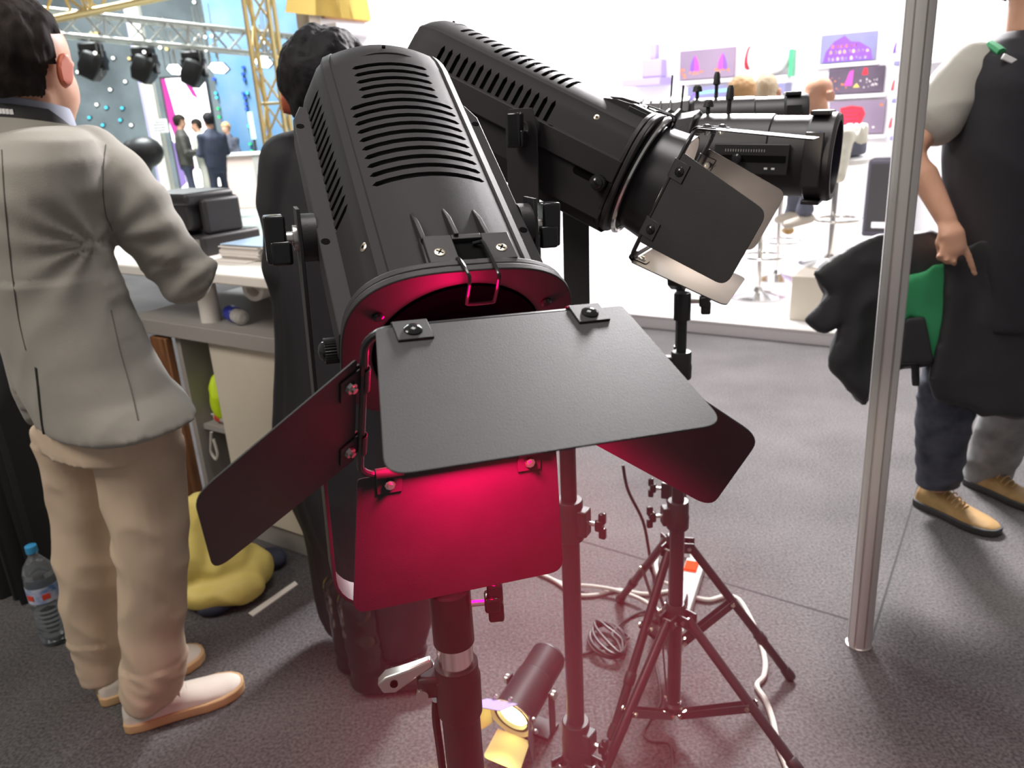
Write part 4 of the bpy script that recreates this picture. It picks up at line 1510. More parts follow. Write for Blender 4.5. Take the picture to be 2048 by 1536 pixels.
def cpt(u, n, z=0):
    return CO + U * u + N * n + V((0, 0, z))


# things on and in the counter
def lump(name, c, r, m, label, cat, group=None, amp=.02, voxel=.01, seed=0, fr=9):
    random.seed(seed)
    mb = MB()
    mb.ball(c, r, 14)
    for k in range(5):
        mb.ball(V(c) + V((random.uniform(-.5, .5) * r[0], random.uniform(-.5, .5) * r[1], random.uniform(-.2, .4) * r[2])), [q * random.uniform(.4, .65) for q in r], 10)
    o = cloth(mb, name, m, None, voxel, 2, lambda p, q: amp * ridge(p, fr) - amp * .3)
    return tag(o, label, cat, group)


mat('plastic_film', (.62, .60, .58), .25, trans=.55, alpha=.75)
mat('hi_vis', (.62, .85, .02), .6, bump=.3, bscale=60)
mat('bag_yellow', (.58, .47, .13), .55, bump=.4, bscale=25, var=.12, vscale=6)
mat('blue_cap', (.02, .04, .42), .35)
mat('red_label', (.65, .06, .03), .5)
mat('paper', (.70, .66, .62), .7)
mat('cover_blue', (.30, .42, .55), .35)
mat('clear_pet', (.85, .90, .93), .06, trans=.92, ior=1.3)
mat('water', (.80, .86, .90), .03, trans=1.0, ior=1.33)
lump('plastic_bag', cpt(.17, .30, .925), (.11, .10, .055), 'plastic_film', 'crumpled clear plastic bag under the counter top', 'bag', seed=3)
k = MB().lathe(cpt(.045, .08, .885), U * .9 + N * -.3, [(0, .024), (.004, .028), (.055, .028), (.06, .024)], 24).build('blue_lid', 'blue_cap')
b_ = empty('small_bottle', cpt(.045, .08, .855), 'small white bottle with dark blue lid lying under the counter top', 'bottle')
child(k, b_)
child(MB().lathe(cpt(.10, .062, .884), U * .9 + N * -.3, [(0, .020), (.005, .026), (.05, .026), (.06, .012)], 24).build('bottle_body', 'white_plastic'), b_)
rl = MB().lathe(cpt(.15, .16, .975), N * -1 + U * .2, [(0, .045), (.06, .045), (.061, .028), (.02, .026), (.02, .001)], 28).build('tape_roll', 'counter_white')
tag(rl, 'roll of white tape resting on the plastic bag under the counter top', 'tape roll')
# magazines on top
for k, (u, n, w_, h_, z0, m, lb) in enumerate(((-.10, .06, .30, .22, 1.0705, 'paper', 'wide sheet lowest in the pile of brochures on the counter'),
                                               (.02, .10, .20, .26, 1.0745, 'paper', 'left stack of brochures on the counter beside the moving head'),
                                               (.245, .10, .20, .26, 1.0745, 'paper', 'right stack of brochures on the counter near the black coat'),
                                               (.03, .10, .36, .24, 1.122, 'cover_blue', 'glossy blue-edged brochure topmost on the counter stacks'))):
    e_ = empty('brochure_stack' if k in (1, 2) else 'brochure', cpt(u, n, z0), lb, 'brochure', 'brochures on the counter', )
    cnt = 14 if k in (1, 2) else 1
    th_ = .0033
    for j in range(cnt):
        ju, jn_ = (random.uniform(-.006, .006), random.uniform(-.006, .006)) if cnt > 1 else (0, 0)
        mb = MB().box((u + ju, n + jn_, z0 + j * th_), (u + w_ + ju, n + h_ + jn_, z0 + j * th_ + th_ * .9))
        child(mb.build('page_block' if cnt == 1 else 'magazine', m, smooth=False, M=Mc), e_)
# black moving head on the counter
mh = empty('moving_head', cpt(-.30, .18, 1.07), 'black moving-head lamp standing on the counter behind the blazer sleeve', 'moving head lamp')
def cbox(lo, hi, nm, m, par, bev=.006):
    o = MB().box(lo, hi).build(nm, m, bevel=bev, seg=3, M=Mc)
    return child(o, par)
cbox((-.36, .10, 1.071), (-.06, .36, 1.145), 'base', 'black_plastic', mh, .012)
cbox((-.345, .14, 1.145), (-.31, .30, 1.27), 'yoke_arm', 'black_plastic', mh, .012)
cbox((-.11, .14, 1.145), (-.075, .30, 1.27), 'yoke_arm', 'black_plastic', mh, .012)
cbox((-.30, .10, 1.16), (-.12, .34, 1.27), 'head', 'black_plastic', mh, .02)
cbox((-.37, .09, 1.25), (-.10, .30, 1.295), 'top_plate', 'black_plastic', mh, .015)
cbox((-.18, .098, 1.085), (-.08, .101, 1.135), 'display', 'inside_grey', mh, .002)
# in the cabinet
lump('hi_vis_vest', cpt(-.088, .075, .545), (.040, .05, .092), 'hi_vis', 'bright yellow-green safety vest stuffed into the open cabinet', 'vest', seed=5, fr=12, amp=.008)
tb = empty('glue_tube', cpt(-.10, .07, .441), 'white glue tube with red band on the cabinet shelf', 'tube')
child(MB().lathe(cpt(-.16, .07, .4665), U, [(0, .004), (.03, .007), (.04, .024), (.125, .024), (.13, .02)], 20).build('tube_body', 'white_plastic'), tb)
child(MB().lathe(cpt(-.115, .07, .4665), U, [(0, .0245), (.03, .0247)], 20).build('red_band', 'red_label'), tb)
lump('grey_bag', cpt(-.092, .26, .13), (.05, .10, .08), 'inside_grey', 'dark grey bag in the bottom of the open cabinet', 'bag', seed=8, amp=.01)
rp = MB().tube(spline([cpt(-.11, .02, .419), cpt(-.125, .02, .37), cpt(-.135, .02, .33), cpt(-.115, .02, .305), cpt(-.098, .02, .33), cpt(-.108, .022, .39)], 6), .006, 8).build('cable_loop', 'cable_white')
tag(rp, 'white cable loop hanging from the cabinet shelf', 'cable')
wd_ = MB().box((-.30, -.03, .001), (-.205, .0, .79)).build('wooden_panel', 'wood_brown', M=Mc, bevel=.004)
tag(wd_, 'brown wooden board leaning beside the cabinet behind the beige trousers', 'board')
# yellow bag on the floor
by_ = MB()
for (x0, y0, Y_, r_) in ((415, 1070, 2.30, (.10, .09, .16)), (430, 1150, 2.28, (.14, .10, .12)), (480, 1140, 2.30, (.11, .09, .08)), (390, 1120, 2.25, (.09, .08, .14)), (395, 1040, 2.28, (.07, .06, .10)), (440, 1185, 2.22, (.15, .09, .06))):
    p = at(x0, y0, Y_)
    p.z = max(p.z, r_[2] * .98)
    by_.ball(p, r_, 12)
yb = cloth(by_, 'yellow_bag', 'bag_yellow', None, .010, 3, lambda p, q: .012 * ridge(V((p.x * 12, p.y * 12, p.z * 6)), 1.0) - .004)
tag(yb, 'crumpled yellow bag slumped on the floor beside the counter', 'bag')
cs = MB()
for (x0, y0, r_) in ((500, 1130, .05), (530, 1118, .05), (470, 1190, .045), (430, 1210, .04)):
    cs.ball(gnd(x0, y0, r_ * .6), (r_ * 1.5, r_ * 1.1, r_ * .62), 10)
o = cloth(cs, 'dark_bag', 'navy', None, .009, 2, lambda p, q: .008 * ridge(p, 12))
tag(o, 'dark blue crumpled cloth lying under the yellow bag', 'cloth')
wsp = MB().prism([gnd(497, 1228, .001), gnd(590, 1164, .001), gnd(596, 1170, .001), gnd(506, 1234, .001)], (0, 0, .004)).build('trim_strip', 'counter_white', smooth=False)
tag(wsp, 'loose white plastic strip lying on the dark carpet beside the yellow bag', 'strip')
# black skirted table at the far left
tp = [gnd(112, 1212), gnd(-60, 1180), gnd(-260, 1150)]
skirt = MB()
rs0, rs1 = [], []
for i in range(81):
    t = i / 80
    p = tp[0].lerp(tp[2], t)
    nrm = V((-.3, -.95, 0))
    w_ = .018 * math.sin(i * 1.3) + .012 * math.sin(i * .57 + 1)
    rs0.append(p + nrm * w_)
    rs1.append(p + nrm * (w_ * .35))
bk = V((.1, .55, 0))
mat('skirt_black', (.010, .010, .011), .85)
rings = []
for z_, blend in ((.004, 0), (.3, .2), (.6, .5), (.93, 1)):
    a = [rs0[i].lerp(rs1[i], blend) + V((0, 0, z_)) for i in range(81)]
    rings.append(a + [q + bk for q in reversed(a)])
ts = empty('skirted_table', V((tp[0].x, tp[0].y, 0)), 'table with a black floor-length skirt at the left edge', 'table')
child(MB().rings(rings).build('table_skirt', 'skirt_black'), ts)
child(MB().prism([q + V((0, 0, .932)) for q in (rs1[0] + V((.03, -.03, 0)), rs1[80], rs1[80] + bk, rs1[0] + bk)], (0, 0, .02)).build('table_top', 'skirt_black', bevel=.004), ts)
# water bottle
bp_ = gnd(116, 1278)
wb = empty('water_bottle', V((bp_.x, bp_.y, 0)), 'clear plastic water bottle with blue cap on the floor by the trousers', 'bottle')
prof = [(.001, .030), (.006, .042), (.02, .045)]
for k in range(7):
    z_ = .03 + k * .016
    prof += [(z_, .045), (z_ + .005, .0425), (z_ + .011, .045)]
prof += [(.15, .0455), (.22, .0455), (.232, .044), (.255, .043), (.275, .036), (.295, .022), (.305, .0145), (.325, .0140)]
MB().lathe((0, 0, 0), (0, 0, 1), prof, 32).build('bottle_body', 'clear_pet', wb)
MB().lathe((0, 0, 0), (0, 0, 1), [(h, max(r - .0015, .001)) for h, r in prof if h < .262], 32).build('water', 'water', wb)
MB().lathe((0, 0, .318), (0, 0, 1), [(0, .0165), (.001, .0168), (.022, .0165), (.024, .013)], 24).build('cap', mat('cap_blue', (.05, .32, .62), .35), wb)
MB().rings([[V((r * math.cos(2 * PI * k / 32), r * math.sin(2 * PI * k / 32), z_)) for k in range(32)] for r, z_ in ((.0461, .16), (.0463, .212), (.0458, .212), (.0456, .16), (.0461, .16))], cap=False).build('label', mat('label_blue', (.05, .16, .40), .4, var=.9, vscale=28, col2=(.75, .75, .80)), wb)
for a in (-1.9, -.9):
    MB().obox(V((.0465 * math.cos(a), .0465 * math.sin(a), .182)), V((-math.sin(a), math.cos(a), 0)), V((math.cos(a), math.sin(a), 0)), V((0, 0, 1)), .011, .0008, .009).build('label_mark', 'red_label', wb, bevel=.0004)


# ------------------------------------------------------------------ the bright stand's furniture
def wall_uv(x, y, n=WD):
    """pixel -> (u, z) on the plane n = const of the stand"""
    r = ray(x, y)
    o = V((0, 0, CAM_H))
    t = (n - (o - B0).dot(N)) / r.dot(N)
    p = o + r * t
    return (p - B0).dot(U), p.z


def side_nz(x, y, u=SU):
    r = ray(x, y)
    o = V((0, 0, CAM_H))
    t = (u - (o - B0).dot(U)) / r.dot(U)
    p = o + r * t
    return (p - B0).dot(N), p.z


def bbox_(lo, hi, nm, m, par=None, bev=.003, smooth=True):
    o = MB().box(lo, hi).build(nm, m, bevel=bev, M=Mb, smooth=smooth)
    return child(o, par) if par else o


mat('poster_dusk', (.26, .20, .28), .5, var=.12, vscale=1.2)
mat('poster_night', (.10, .075, .11), .5, var=.3, vscale=3)
mat('poster_sea', (.22, .22, .38), .5, var=.2, vscale=2)
mat('poster_orange', (.45, .22, .10), .6, var=.4, vscale=2.5, col2=(.62, .34, .12))
mat('p_magenta', (.60, .08, .42), .5)
mat('p_violet', (.22, .08, .60), .5)
mat('p_orange', (.75, .25, .06), .5)
mat('p_yellow', (.85, .62, .12), .5)
mat('p_red', (.60, .03, .05), .5)
mat('p_cyan', (.25, .55, .85), .5)
mat('p_light', (.75, .72, .70), .5)
mat('frame_white', (.80, .78, .80), .4)


def poster(label, x0, y0, x1, y1, m, prints):
    u0, z1 = wall_uv(x0, (y0 * 1.0))
    u1, z0 = wall_uv(x1, y1)
    r = empty('picture_panel', Mb @ V((u0, WD, z0)), label, 'picture', 'pictures on the bright stand\'s wall')
    bbox_((u0, WD - .045, z0), (u1, WD - .012, z1 - .07), 'panel', m, r)
    bbox_((u0 - .03, WD - .05, z0 - .05), (u1 + .03, WD - .010, z0 - .012), 'frame_rail', 'frame_white', r)
    for (pts, pm) in prints:
        poly = [Mb @ V((u0 + (u1 - u0) * a, WD - .0452, z0 + (z1 - .07 - z0) * b)) for a, b in pts]
        child(MB().prism(poly, -N * .0012).build('printed_shape', pm, smooth=False), r)
    return r


def flame(cx, w_, m1, m2):
    L = [(cx - w_, .28), (cx - w_ * .9, .5), (cx - w_ * .4, .72), (cx, .84), (cx, .28)]
    Rr = [(cx, .28), (cx, .84), (cx + w_ * .6, .66), (cx + w_ * .95, .45), (cx + w_, .28)]
    return [(L, m1), (Rr, m2)]


def lights(n, xa, xb, ya, yb, m, seed, sz=.02):
    random.seed(seed)
    out = []
    for k in range(n):
        a, b = random.uniform(xa, xb), random.uniform(ya, yb)
        w_ = sz * random.uniform(.5, 1.2)
        out.append(([(a - w_ * .5, b), (a + w_ * .5, b), (a + w_ * .5, b + w_ * 2.6), (a - w_ * .5, b + w_ * 2.6)], m))
    return out


poster('wall picture of two flame-shaped towers lit magenta and violet at dusk', 1363, 90, 1471, 153, 'poster_dusk',
       flame(.28, .085, 'p_violet', 'p_magenta') + flame(.78, .085, 'p_magenta', 'p_violet') + lights(10, .02, .12, .05, .35, 'p_orange', 1, .03) + lights(14, .18, .42, .14, .24, 'p_orange', 2, .022) + lights(14, .64, .94, .16, .28, 'p_orange', 3, .022))
poster('wall picture with a bright blue streak below the flame towers picture', 1378, 162, 1466, 205, 'poster_sea',
       [([(.2, .55), (.9, .62), (.9, .82), (.3, .74)], 'p_cyan')] + lights(5, .08, .16, .2, .6, 'p_violet', 4, .05))
arch = []
for row, (yb_, n_, m_) in enumerate(((.06, 9, 'p_light'), (.30, 9, 'p_yellow'), (.50, 6, 'p_orange'))):
    for k in range(n_):
        a = .14 + k * .082 - row * -.03
        h_ = .13 - .01 * max(0, k - 5)
        arch.append(([(a, yb_ + .0), (a + .045, yb_), (a + .045, yb_ + h_ * .7), (a + .022, yb_ + h_), (a, yb_ + h_ * .7)], m_))
poster('wall picture of an arcaded round arena lit violet and yellow', 1646, 57, 1752, 119, 'poster_sea',
       [([(.06, .02), (.10, .40), (.24, .74), (.42, .92), (.54, .70), (.70, .66), (.90, .40), (.95, .02)], 'p_violet')] + [(([(p[0], p[1]) for p in a_]), m_) for a_, m_ in arch])
poster('wall picture of a night street with red and yellow lights', 1661, 124, 1767, 183, 'poster_night',
       [([(.30, .30), (.38, .85), (.45, .9), (.44, .30)], 'p_magenta'), ([(.60, .68), (.63, .95), (.69, .95), (.71, .68)], 'p_red'), ([(.46, .22), (.52, .38), (.58, .22)], 'p_yellow')] + lights(16, .55, .96, .18, .5, 'p_light', 6, .02) + lights(14, .05, .4, .1, .7, 'p_orange', 7, .02))
stad = [([(.28, .12), (.20, .80), (.40, .86), (.60, .80), (.66, .60), (.56, .12)], 'p_red')]
for k in range(5):
    stad.append(([(.27, .22 + k * .12), (.58, .22 + k * .12), (.58, .235 + k * .12), (.27, .235 + k * .12)], 'p_magenta'))
stad.append(([(.80, .16), (.84, .16), (.84, .22), (.80, .22)], 'p_light'))
stad += lights(5, .84, .96, .80, .88, 'p_orange', 9, .02)
poster('wall picture of a red lit ribbed stadium on a dusky ground', 1662, 190, 1767, 266, 'poster_dusk', stad)
# picture on the stand's side wall, upper left
n0, zb0 = side_nz(588, 46)
n1, zb1 = side_nz(732, 50)
sp = empty('picture_panel', Mb @ V((SU, n0, zb0)), 'large orange and yellow picture high on the side wall above the coat', 'picture', 'pictures on the bright stand\'s wall')
bbox_((SU + .001, max(n0, .02), zb1 + .02), (SU + .04, n1, zb1 + 1.3), 'panel', 'poster_orange', sp)
for a, b, w_ in ((.22, .8, .10), (.42, .9, .05), (.55, 1.0, .06), (.78, .9, .07)):
    nn_ = n0 + (n1 - n0) * a
    poly = [Mb @ V((SU + .041, nn_ + q * w_ * 3, zb1 + .03 + h_)) for q, h_ in ((-1, 0), (1, 0), (.6, b * .6), (.2, b), (-.3, b * .7))]
    child(MB().prism(poly, U * .002).build('printed_shape', 'p_yellow', smooth=False), sp)
bbox_((SU + .001, max(n0, .05), zb1 - .10), (SU + .12, n1, zb1 - .02), 'picture_shelf', 'frame_white', sp)

# moving heads on wall brackets
mat('lamp_white', (.82, .82, .82), .35)


def wall_head(label, x, y, s_, tint, ring):
    u, z_ = wall_uv(x, y, WD - .25)
    r = empty('wall_lamp', Mb @ V((u, WD - .25, z_)), label, 'lamp', 'lamps shown on the bright stand\'s wall')
    C = lambda a, b, c: Mb @ V((u + a, WD - .25 + b, z_ + c))
    o = MB()
    o.ball(C(0, 0, 0), (.20 * s_, .17 * s_, .15 * s_), 16)
    child(o.build('head', 'lamp_white'), r)
    child(MB().lathe(C(-.16 * s_, -.04, .0), U * -1 + V((0, 0, .15)), [(0, .10 * s_), (.02 * s_, .095 * s_), (.025 * s_, .07 * s_)], 24).build('lens_ring', tint, ), r)
    bbox_((u - .17 * s_, WD - .36, z_ - .22 * s_), (u + .17 * s_, WD - .02, z_ - .16 * s_), 'bracket', 'frame_white', r)
    bbox_((u - .02 + .19 * s_, WD - .33, z_ - .17 * s_), (u + .02 + .19 * s_, WD - .18, z_ + .04 * s_), 'yoke_arm', ring, r)
    bbox_((u - .15 * s_, WD - .37, z_ - .30 * s_), (u + .17 * s_, WD - .10, z_ - .22 * s_), 'base', 'poster_sea', r, .01)
    return r


mat('green_trim', (.08, .45, .22), .4)
wall_head('white moving-head lamp on a wall bracket between the two groups of pictures', 1540, 113, 1.25, 'p_red', 'green_trim')
for k, (x, y, t_) in enumerate(((1812, 95, 'p_violet'), (1808, 170, 'p_red'), (1803, 245, 'p_red'))):
    wall_head(('upper', 'middle', 'lowest')[k] + ' of the small wall lamps in the column behind the metal post', x, y, .55, t_, 'poster_sea')
bl_u, bl_z = wall_uv(1890, 70, WD - .1)
bh = MB().box((bl_u - .30, WD - .5, bl_z - .25), (bl_u + .55, WD - .02, bl_z + .22)).build('display_shelf', 'lamp_white', M=Mb, bevel=.02)
tag(bh, 'wide white display box on the wall between metal post and walking man', 'display box')
# lilac lamp silhouette on the wall
pu, pz = wall_uv(1290, 168, WD - .3)
pr = empty('display_lamp', Mb @ V((pu, WD - .3, pz)), 'small lilac lamp on a shelf against the blown-out white wall', 'lamp')
mat('lilac', (.40, .33, .62), .5)
bbox_((pu - .25, WD - .4, pz - .02), (pu + .22, WD - .02, pz + .06), 'base', 'lilac', pr, .01)
bbox_((pu - .02, WD - .36, pz + .06), (pu + .22, WD - .16, pz + .26), 'head', 'lilac', pr, .02)
bbox_((pu + .06, WD - .32, pz + .26), (pu + .14, WD - .2, pz + .42), 'neck', 'lilac', pr, .01)
# faint grey panel on the wall above
# loudspeaker, plinths
PZ = .085
mat('speaker_dark', (.045, .042, .055), .6)
sp_ = gnd(1722, 472, PZ)
su, sn = (sp_ - B0).dot(U), (sp_ - B0).dot(N)
spk = empty('loudspeaker', V((sp_.x, sp_.y, PZ)), 'dark floor loudspeaker on the bright stand left of the metal post', 'loudspeaker')
bbox_((su, sn, PZ + .002), (su + .42, sn + .30, PZ + .78), 'cabinet', 'speaker_dark', spk, .02)
bbox_((su + .03, sn - .008, PZ + .06), (su + .39, sn + .002, PZ + .74), 'grille', 'black_plastic', spk, .01)
bbox_((su + .09, sn - .014, PZ + .09), (su + .26, sn - .006, PZ + .15), 'light_badge', 'p_light', spk, .006)
pl_ = gnd(1578, 640, PZ)
qu, qn = (pl_ - B0).dot(U), (pl_ - B0).dot(N)
ph_ = MB().box((qu, qn, PZ + .001), (qu + 1.6, qn + 1.1, PZ + .30)).build('white_plinth', 'panel_cream', M=Mb, bevel=.005)
tag(ph_, 'low cream plinth on the bright stand beside the bar stools', 'plinth')


# bar stools and the people sitting on them
def stool(label, x, y, seat_h, zbase):
    p = gnd(x, y, zbase)
    r = empty('bar_stool', p, label, 'stool', 'bar stools on the bright stand')
    MB().lathe((0, 0, .001), (0, 0, 1), [(0, .21), (.008, .21), (.02, .16), (.045, .05), (.07, .03)], 36).build('base', 'chrome', r)
    MB().cyl((0, 0, .05), (0, 0, seat_h), .022, n=18).build('column', 'chrome', r)
    rg = [V((.15 * math.cos(a), .15 * math.sin(a) - .08, .32)) for a in [2 * PI * k / 24 for k in range(25)]]
    MB().tube(rg, .01, 8).build('foot_ring', 'chrome', r)
    MB().lathe((0, 0, seat_h), (0, 0, 1), [(0, .10), (.02, .19), (.05, .20), (.07, .17)], 28).build('seat', 'lamp_white', r)
    return p


def sitter(label, seat, seat_h, face, hair, shirt, trousers, hx, hy, lean=.0, shoes='shoe_white'):
    """person on a bar stool; head at pixel (hx, hy)"""
    f = V((face[0], face[1], 0)).normalized()
    s = V((f.y, -f.x, 0))
    r = empty('person', V((seat.x, seat.y, seat.z)), label, 'person', 'people sitting on the bright stand')
    top = V((seat.x, seat.y, seat.z + seat_h + .18))
    hc_ = at(hx, hy, seat.y + f.y * lean * .6)
    sh = top.lerp(hc_, .66)
    sh.z = hc_.z - .24
    b = MB()
    hs_, hf_, hu_ = head_into(b, hc_, f + V((0, 0, -.1)), .235, .155, neck=sh)
    hip = top
    b.rings([ell(hip - V((0, 0, .06)), s, f, .14, .10), ell(hip + V((0, 0, .08)), s, f, .14, .10), ell(hip.lerp(sh, .5), s, f, .14, .095), ell(sh - V((0, 0, .04)), s, f, .16, .09), ell(sh + V((0, 0, .03)), s, f, .08, .06)])
    kn = [hip + f * .40 + s * q * .11 + V((0, 0, -.05)) for q in (-1, 1)]
    ft = [V((k_.x, k_.y, seat.z + .40)) - f * (.04 + .12 * i) for i, k_ in enumerate(kn)]
    for i in (0, 1):
        limb(b, [hip + s * (2 * i - 1) * .08, kn[i], ft[i]], [.075, .05, .036])
    el = [sh + s * q * .22 + f * .06 + V((0, 0, -.26)) for q in (-1, 1)]
    ha = [e_ + f * .22 - s * q * .10 + V((0, 0, .02)) for e_, q in zip(el, (-1, 1))]
    for i in (0, 1):
        limb(b, [sh + s * (2 * i - 1) * .17, el[i], ha[i], ha[i] + f * .07], [.045, .038, .028, .03])
    cloth(b, 'body', 'skin', r, .014, 2)
    if hair:
        hair_cap(r, hc_, hs_, hf_, hu_, hair, .235, .155, .012)
    ear(r, hc_, hs_, hf_, hu_, 1)
    ear(r, hc_, hs_, hf_, hu_, -1)
    c = MB()
    c.rings([ell(hip - V((0, 0, .04)), s, f, .19, .14), ell(hip + V((0, 0, .10)), s, f, .185, .14), ell(hip.lerp(sh, .5), s, f, .19, .135), ell(sh - V((0, 0, .05)), s, f, .20, .125), ell(sh + V((0, 0, .02)), s, f, .14, .09), ell(sh + V((0, 0, .06)), s, f, .075, .065)])
    for i in (0, 1):
        limb(c, [sh + s * (2 * i - 1) * .17 - V((0, 0, .01)), el[i], ha[i]], [.07, .06, .045])
    cloth(c, 'shirt', shirt, r, .016, 3, lambda p, q: .008 * ridge(V((p.x * 8, p.y * 8, p.z * 6)), 1.0))
    t = MB()
    t.rings([ell(hip - V((0, 0, .10)), s, f, .19, .15), ell(hip + V((0, 0, .02)), s, f, .185, .15)])
    for i in (0, 1):
        limb(t, [hip + s * (2 * i - 1) * .09 - V((0, 0, .03)), kn[i], ft[i] + V((0, 0, .02))], [.10, .078, .062])
    cloth(t, 'trousers', trousers, r, .016, 3)
    for i in (0, 1):
        d = MB()
        limb(d, [ft[i] - f * .04 - V((0, 0, .04)), ft[i] + f * .14 - V((0, 0, .065))], [.045, .036], ratio=.8)
        cloth(d, 'shoe', shoes, r, .012, 3)
    return r


p3 = stool('bar stool farthest right, under the man in the white shirt', 1658, 528, .66, .385)
p1 = stool('nearest bar stool, its round chrome base close to the stand\'s edge', 1515, 592, .78, PZ)
p2 = stool('middle bar stool just behind the nearest one', 1552, 556, .78, PZ)
sitter('bald man in white shirt sitting sideways on the rightmost bar stool', p3, .66, (-.85, -.35), None, 'shirt_white', 'trousers_grey', 1634, 190, .1)
sitter('seated person with grey hair, only the head showing above the far spotlight', p2, .78, (.2, 1), 'hair_grey', 'shirt_white', 'trousers_grey', 1531, 184, 0, 'shoe_tan')
sitter('seated person with fair hair, leftmost head above the far spotlight', p1, .78, (-.5, .8), 'hair_blond', 'navy', 'navy', 1480, 190, 0, 'sole_black')


# ------------------------------------------------------------------ hall on the left: trusses, lamps, screen, visitors
mat('truss_alu', (.55, .55, .52), .35, metal=.8)
mat('truss_gold_lit', (.80, .62, .30), .35, metal=.7)  # aluminium with its gold lighting put into the colour


def truss(label, a, b, size, m, up=(0, 0, 1), bays=8, r=None, cat='truss', posts=True):
    a, b = V(a), V(b)
    d = (b - a).normalized()
    s = d.cross(V(up)).normalized()
    t = s.cross(d)
    r = r or size * .10
    root = empty('lighting_truss', a, label, cat, 'aluminium lighting trusses')
    cs_ = [s * x * size / 2 + t * y * size / 2 for x, y in ((-1, -1), (1, -1), (1, 1), (-1, 1))]
    for c in cs_:
        child(MB().cyl(a + c, b + c, r, n=10).build('chord', m), root)
    L = (b - a).length
    for k in range(bays):
        p0, p1 = a + d * (L * k / bays), a + d * (L * (k + 1) / bays)
        for i in range(4):
            c0, c1 = cs_[i], cs_[(i + 1) % 4]
            q0, q1 = (p0 + c0, p1 + c1) if (k + i) % 2 else (p0 + c1, p1 + c0)
            child(MB().cyl(q0, q1, r * .5, n=8).build('diagonal', m), root)
    for k in range(0, bays + 1, max(1, bays // 3)):
        p0 = a + d * (L * k / bays)
        for i in range(4):
            child(MB().cyl(p0 + cs_[i], p0 + cs_[(i + 1) % 4], r * .5, n=8).build('cross_bar', m), root)
    return root


truss('gold-lit truss running across the top left corner', at(-120, 40, 7.6), at(360, -50, 9.4), .34, 'truss_gold_lit', bays=8)
truss('silver horizontal truss with lamps hanging below it', at(30, 38, 11.6), at(600, 96, 13.2), .30, 'truss_alu', bays=14)
tx = at(553, 250, 9.6)
truss('upright gold-lit truss tower left of the cream pillar', V((tx.x, tx.y, .03)), V((tx.x, tx.y, 5.2)), .26, 'truss_gold_lit', up=(1, 0, 0), bays=12)

# LED screen
emis('screen_white', (1, .97, 1), 3.2)
emis('screen_pink', (1.0, .12, .62), 1.0)
emis('screen_lilac', (.55, .42, 1.0), .9)
emis('flood', (1, 1, 1), 6)
emis('cyan_tube', (.45, .95, 1.0), 3.0)
emis('dot_blue', (.05, .15, 1.0), 2.0)
emis('dot_cyan', (.10, .75, 1.0), 2.0)
emis('dot_green', (.05, .9, .35), 1.6)
emis('dot_white', (1, 1, .95), 3.0)
emis('dot_warm', (1, .78, .35), 2.0)
YS = 17.2
c0, c1 = at(322, 158, YS), at(418, 340, YS)
sx0, sx1, sz1, sz0 = c0.x, at(425, 250, YS).x, c0.z, .35
scn = empty('led_screen', V(((sx0 + sx1) / 2, YS, 0)), 'tall glowing white and pink LED screen in the hall', 'screen')
child(MB().box((sx0 - .04, YS, .02), (sx1 + .04, YS + .10, sz1 + .04)).build('casing', 'black_plastic', bevel=.01), scn)
child(MB().box((sx0, YS - .012, sz0), (sx1, YS, sz1)).build('lit_face', 'screen_white', smooth=False), scn)
W_ = sx1 - sx0
H_ = sz1 - sz0
for pts, m in (([(0, 1), (.10, 1), (.22, .55), (.12, .40), (.0, .62)], 'screen_pink'), ([(.48, 1), (.62, 1), (.80, .80), (.66, .84)], 'screen_pink'), ([(.62, 1), (.80, .97), (.78, .90)], 'screen_pink'),
               ([(0, .45), (.08, .40), (.16, .05), (.0, .0)], 'screen_lilac'), ([(.30, .30), (.42, .34), (.42, .18), (.30, .14)], 'screen_pink')):
    child(MB().prism([V((sx0 + W_ * a, YS - .0125, sz0 + H_ * b)) for a, b in pts], (0, -.006, 0)).build('picture_area', m, smooth=False), scn)
# lilac pillar beside it, backdrop panels
mat('pillar_lilac', (.36, .32, .52), .6)
mat('panel_blue', (.16, .24, .32), .6, var=.4, vscale=1.2, col2=(.05, .17, .36))
mat('cream_far', (.62, .60, .52), .6)
pA = at(316, 300, 15.0)
o = MB().box((pA.x - .12, 15.0, 0), (pA.x + .08, 15.2, 4.1)).build('pillar', 'pillar_lilac')
tag(o, 'lilac pillar just left of the LED screen', 'pillar')
pA = at(303, 220, 14.6)
o = MB().box((pA.x - .09, 14.6, 0), (pA.x + .09, 14.75, 3.6)).build('pillar', 'cream_far')
tag(o, 'pale pillar with small lit lamp left of the lilac pillar', 'pillar')
p0, p1 = at(428, 150, 17.5), at(640, 320, 17.5)
o = MB().box((p0.x, 17.5, 0), (p1.x, 17.6, 4.1)).build('backdrop_panel', 'panel_blue')
tag(o, 'blue backdrop panel behind the people and LED strips in the hall', 'panel')
# paper notice on a stand
nt_ = at(318, 252, 14.2)
ns = empty('notice_sign', V((nt_.x, 14.2, 0)), 'small pale notice board with printed lines near the LED screen', 'sign')
child(MB().box((nt_.x - .15, 14.2, nt_.z - .11), (nt_.x + .15, 14.22, nt_.z + .11)).build('board', 'frame_white', smooth=False), ns)
for k in range(4):
    child(MB().box((nt_.x - .11, 14.194, nt_.z - .075 + k * .045), (nt_.x + .11, 14.2, nt_.z - .058 + k * .045)).build('text_line', 'counter_grey', smooth=False), ns)
child(MB().cyl((nt_.x, 14.21, .002), (nt_.x, 14.21, nt_.z - .1), .015, n=10).build('sign_post', 'truss_alu'), ns)
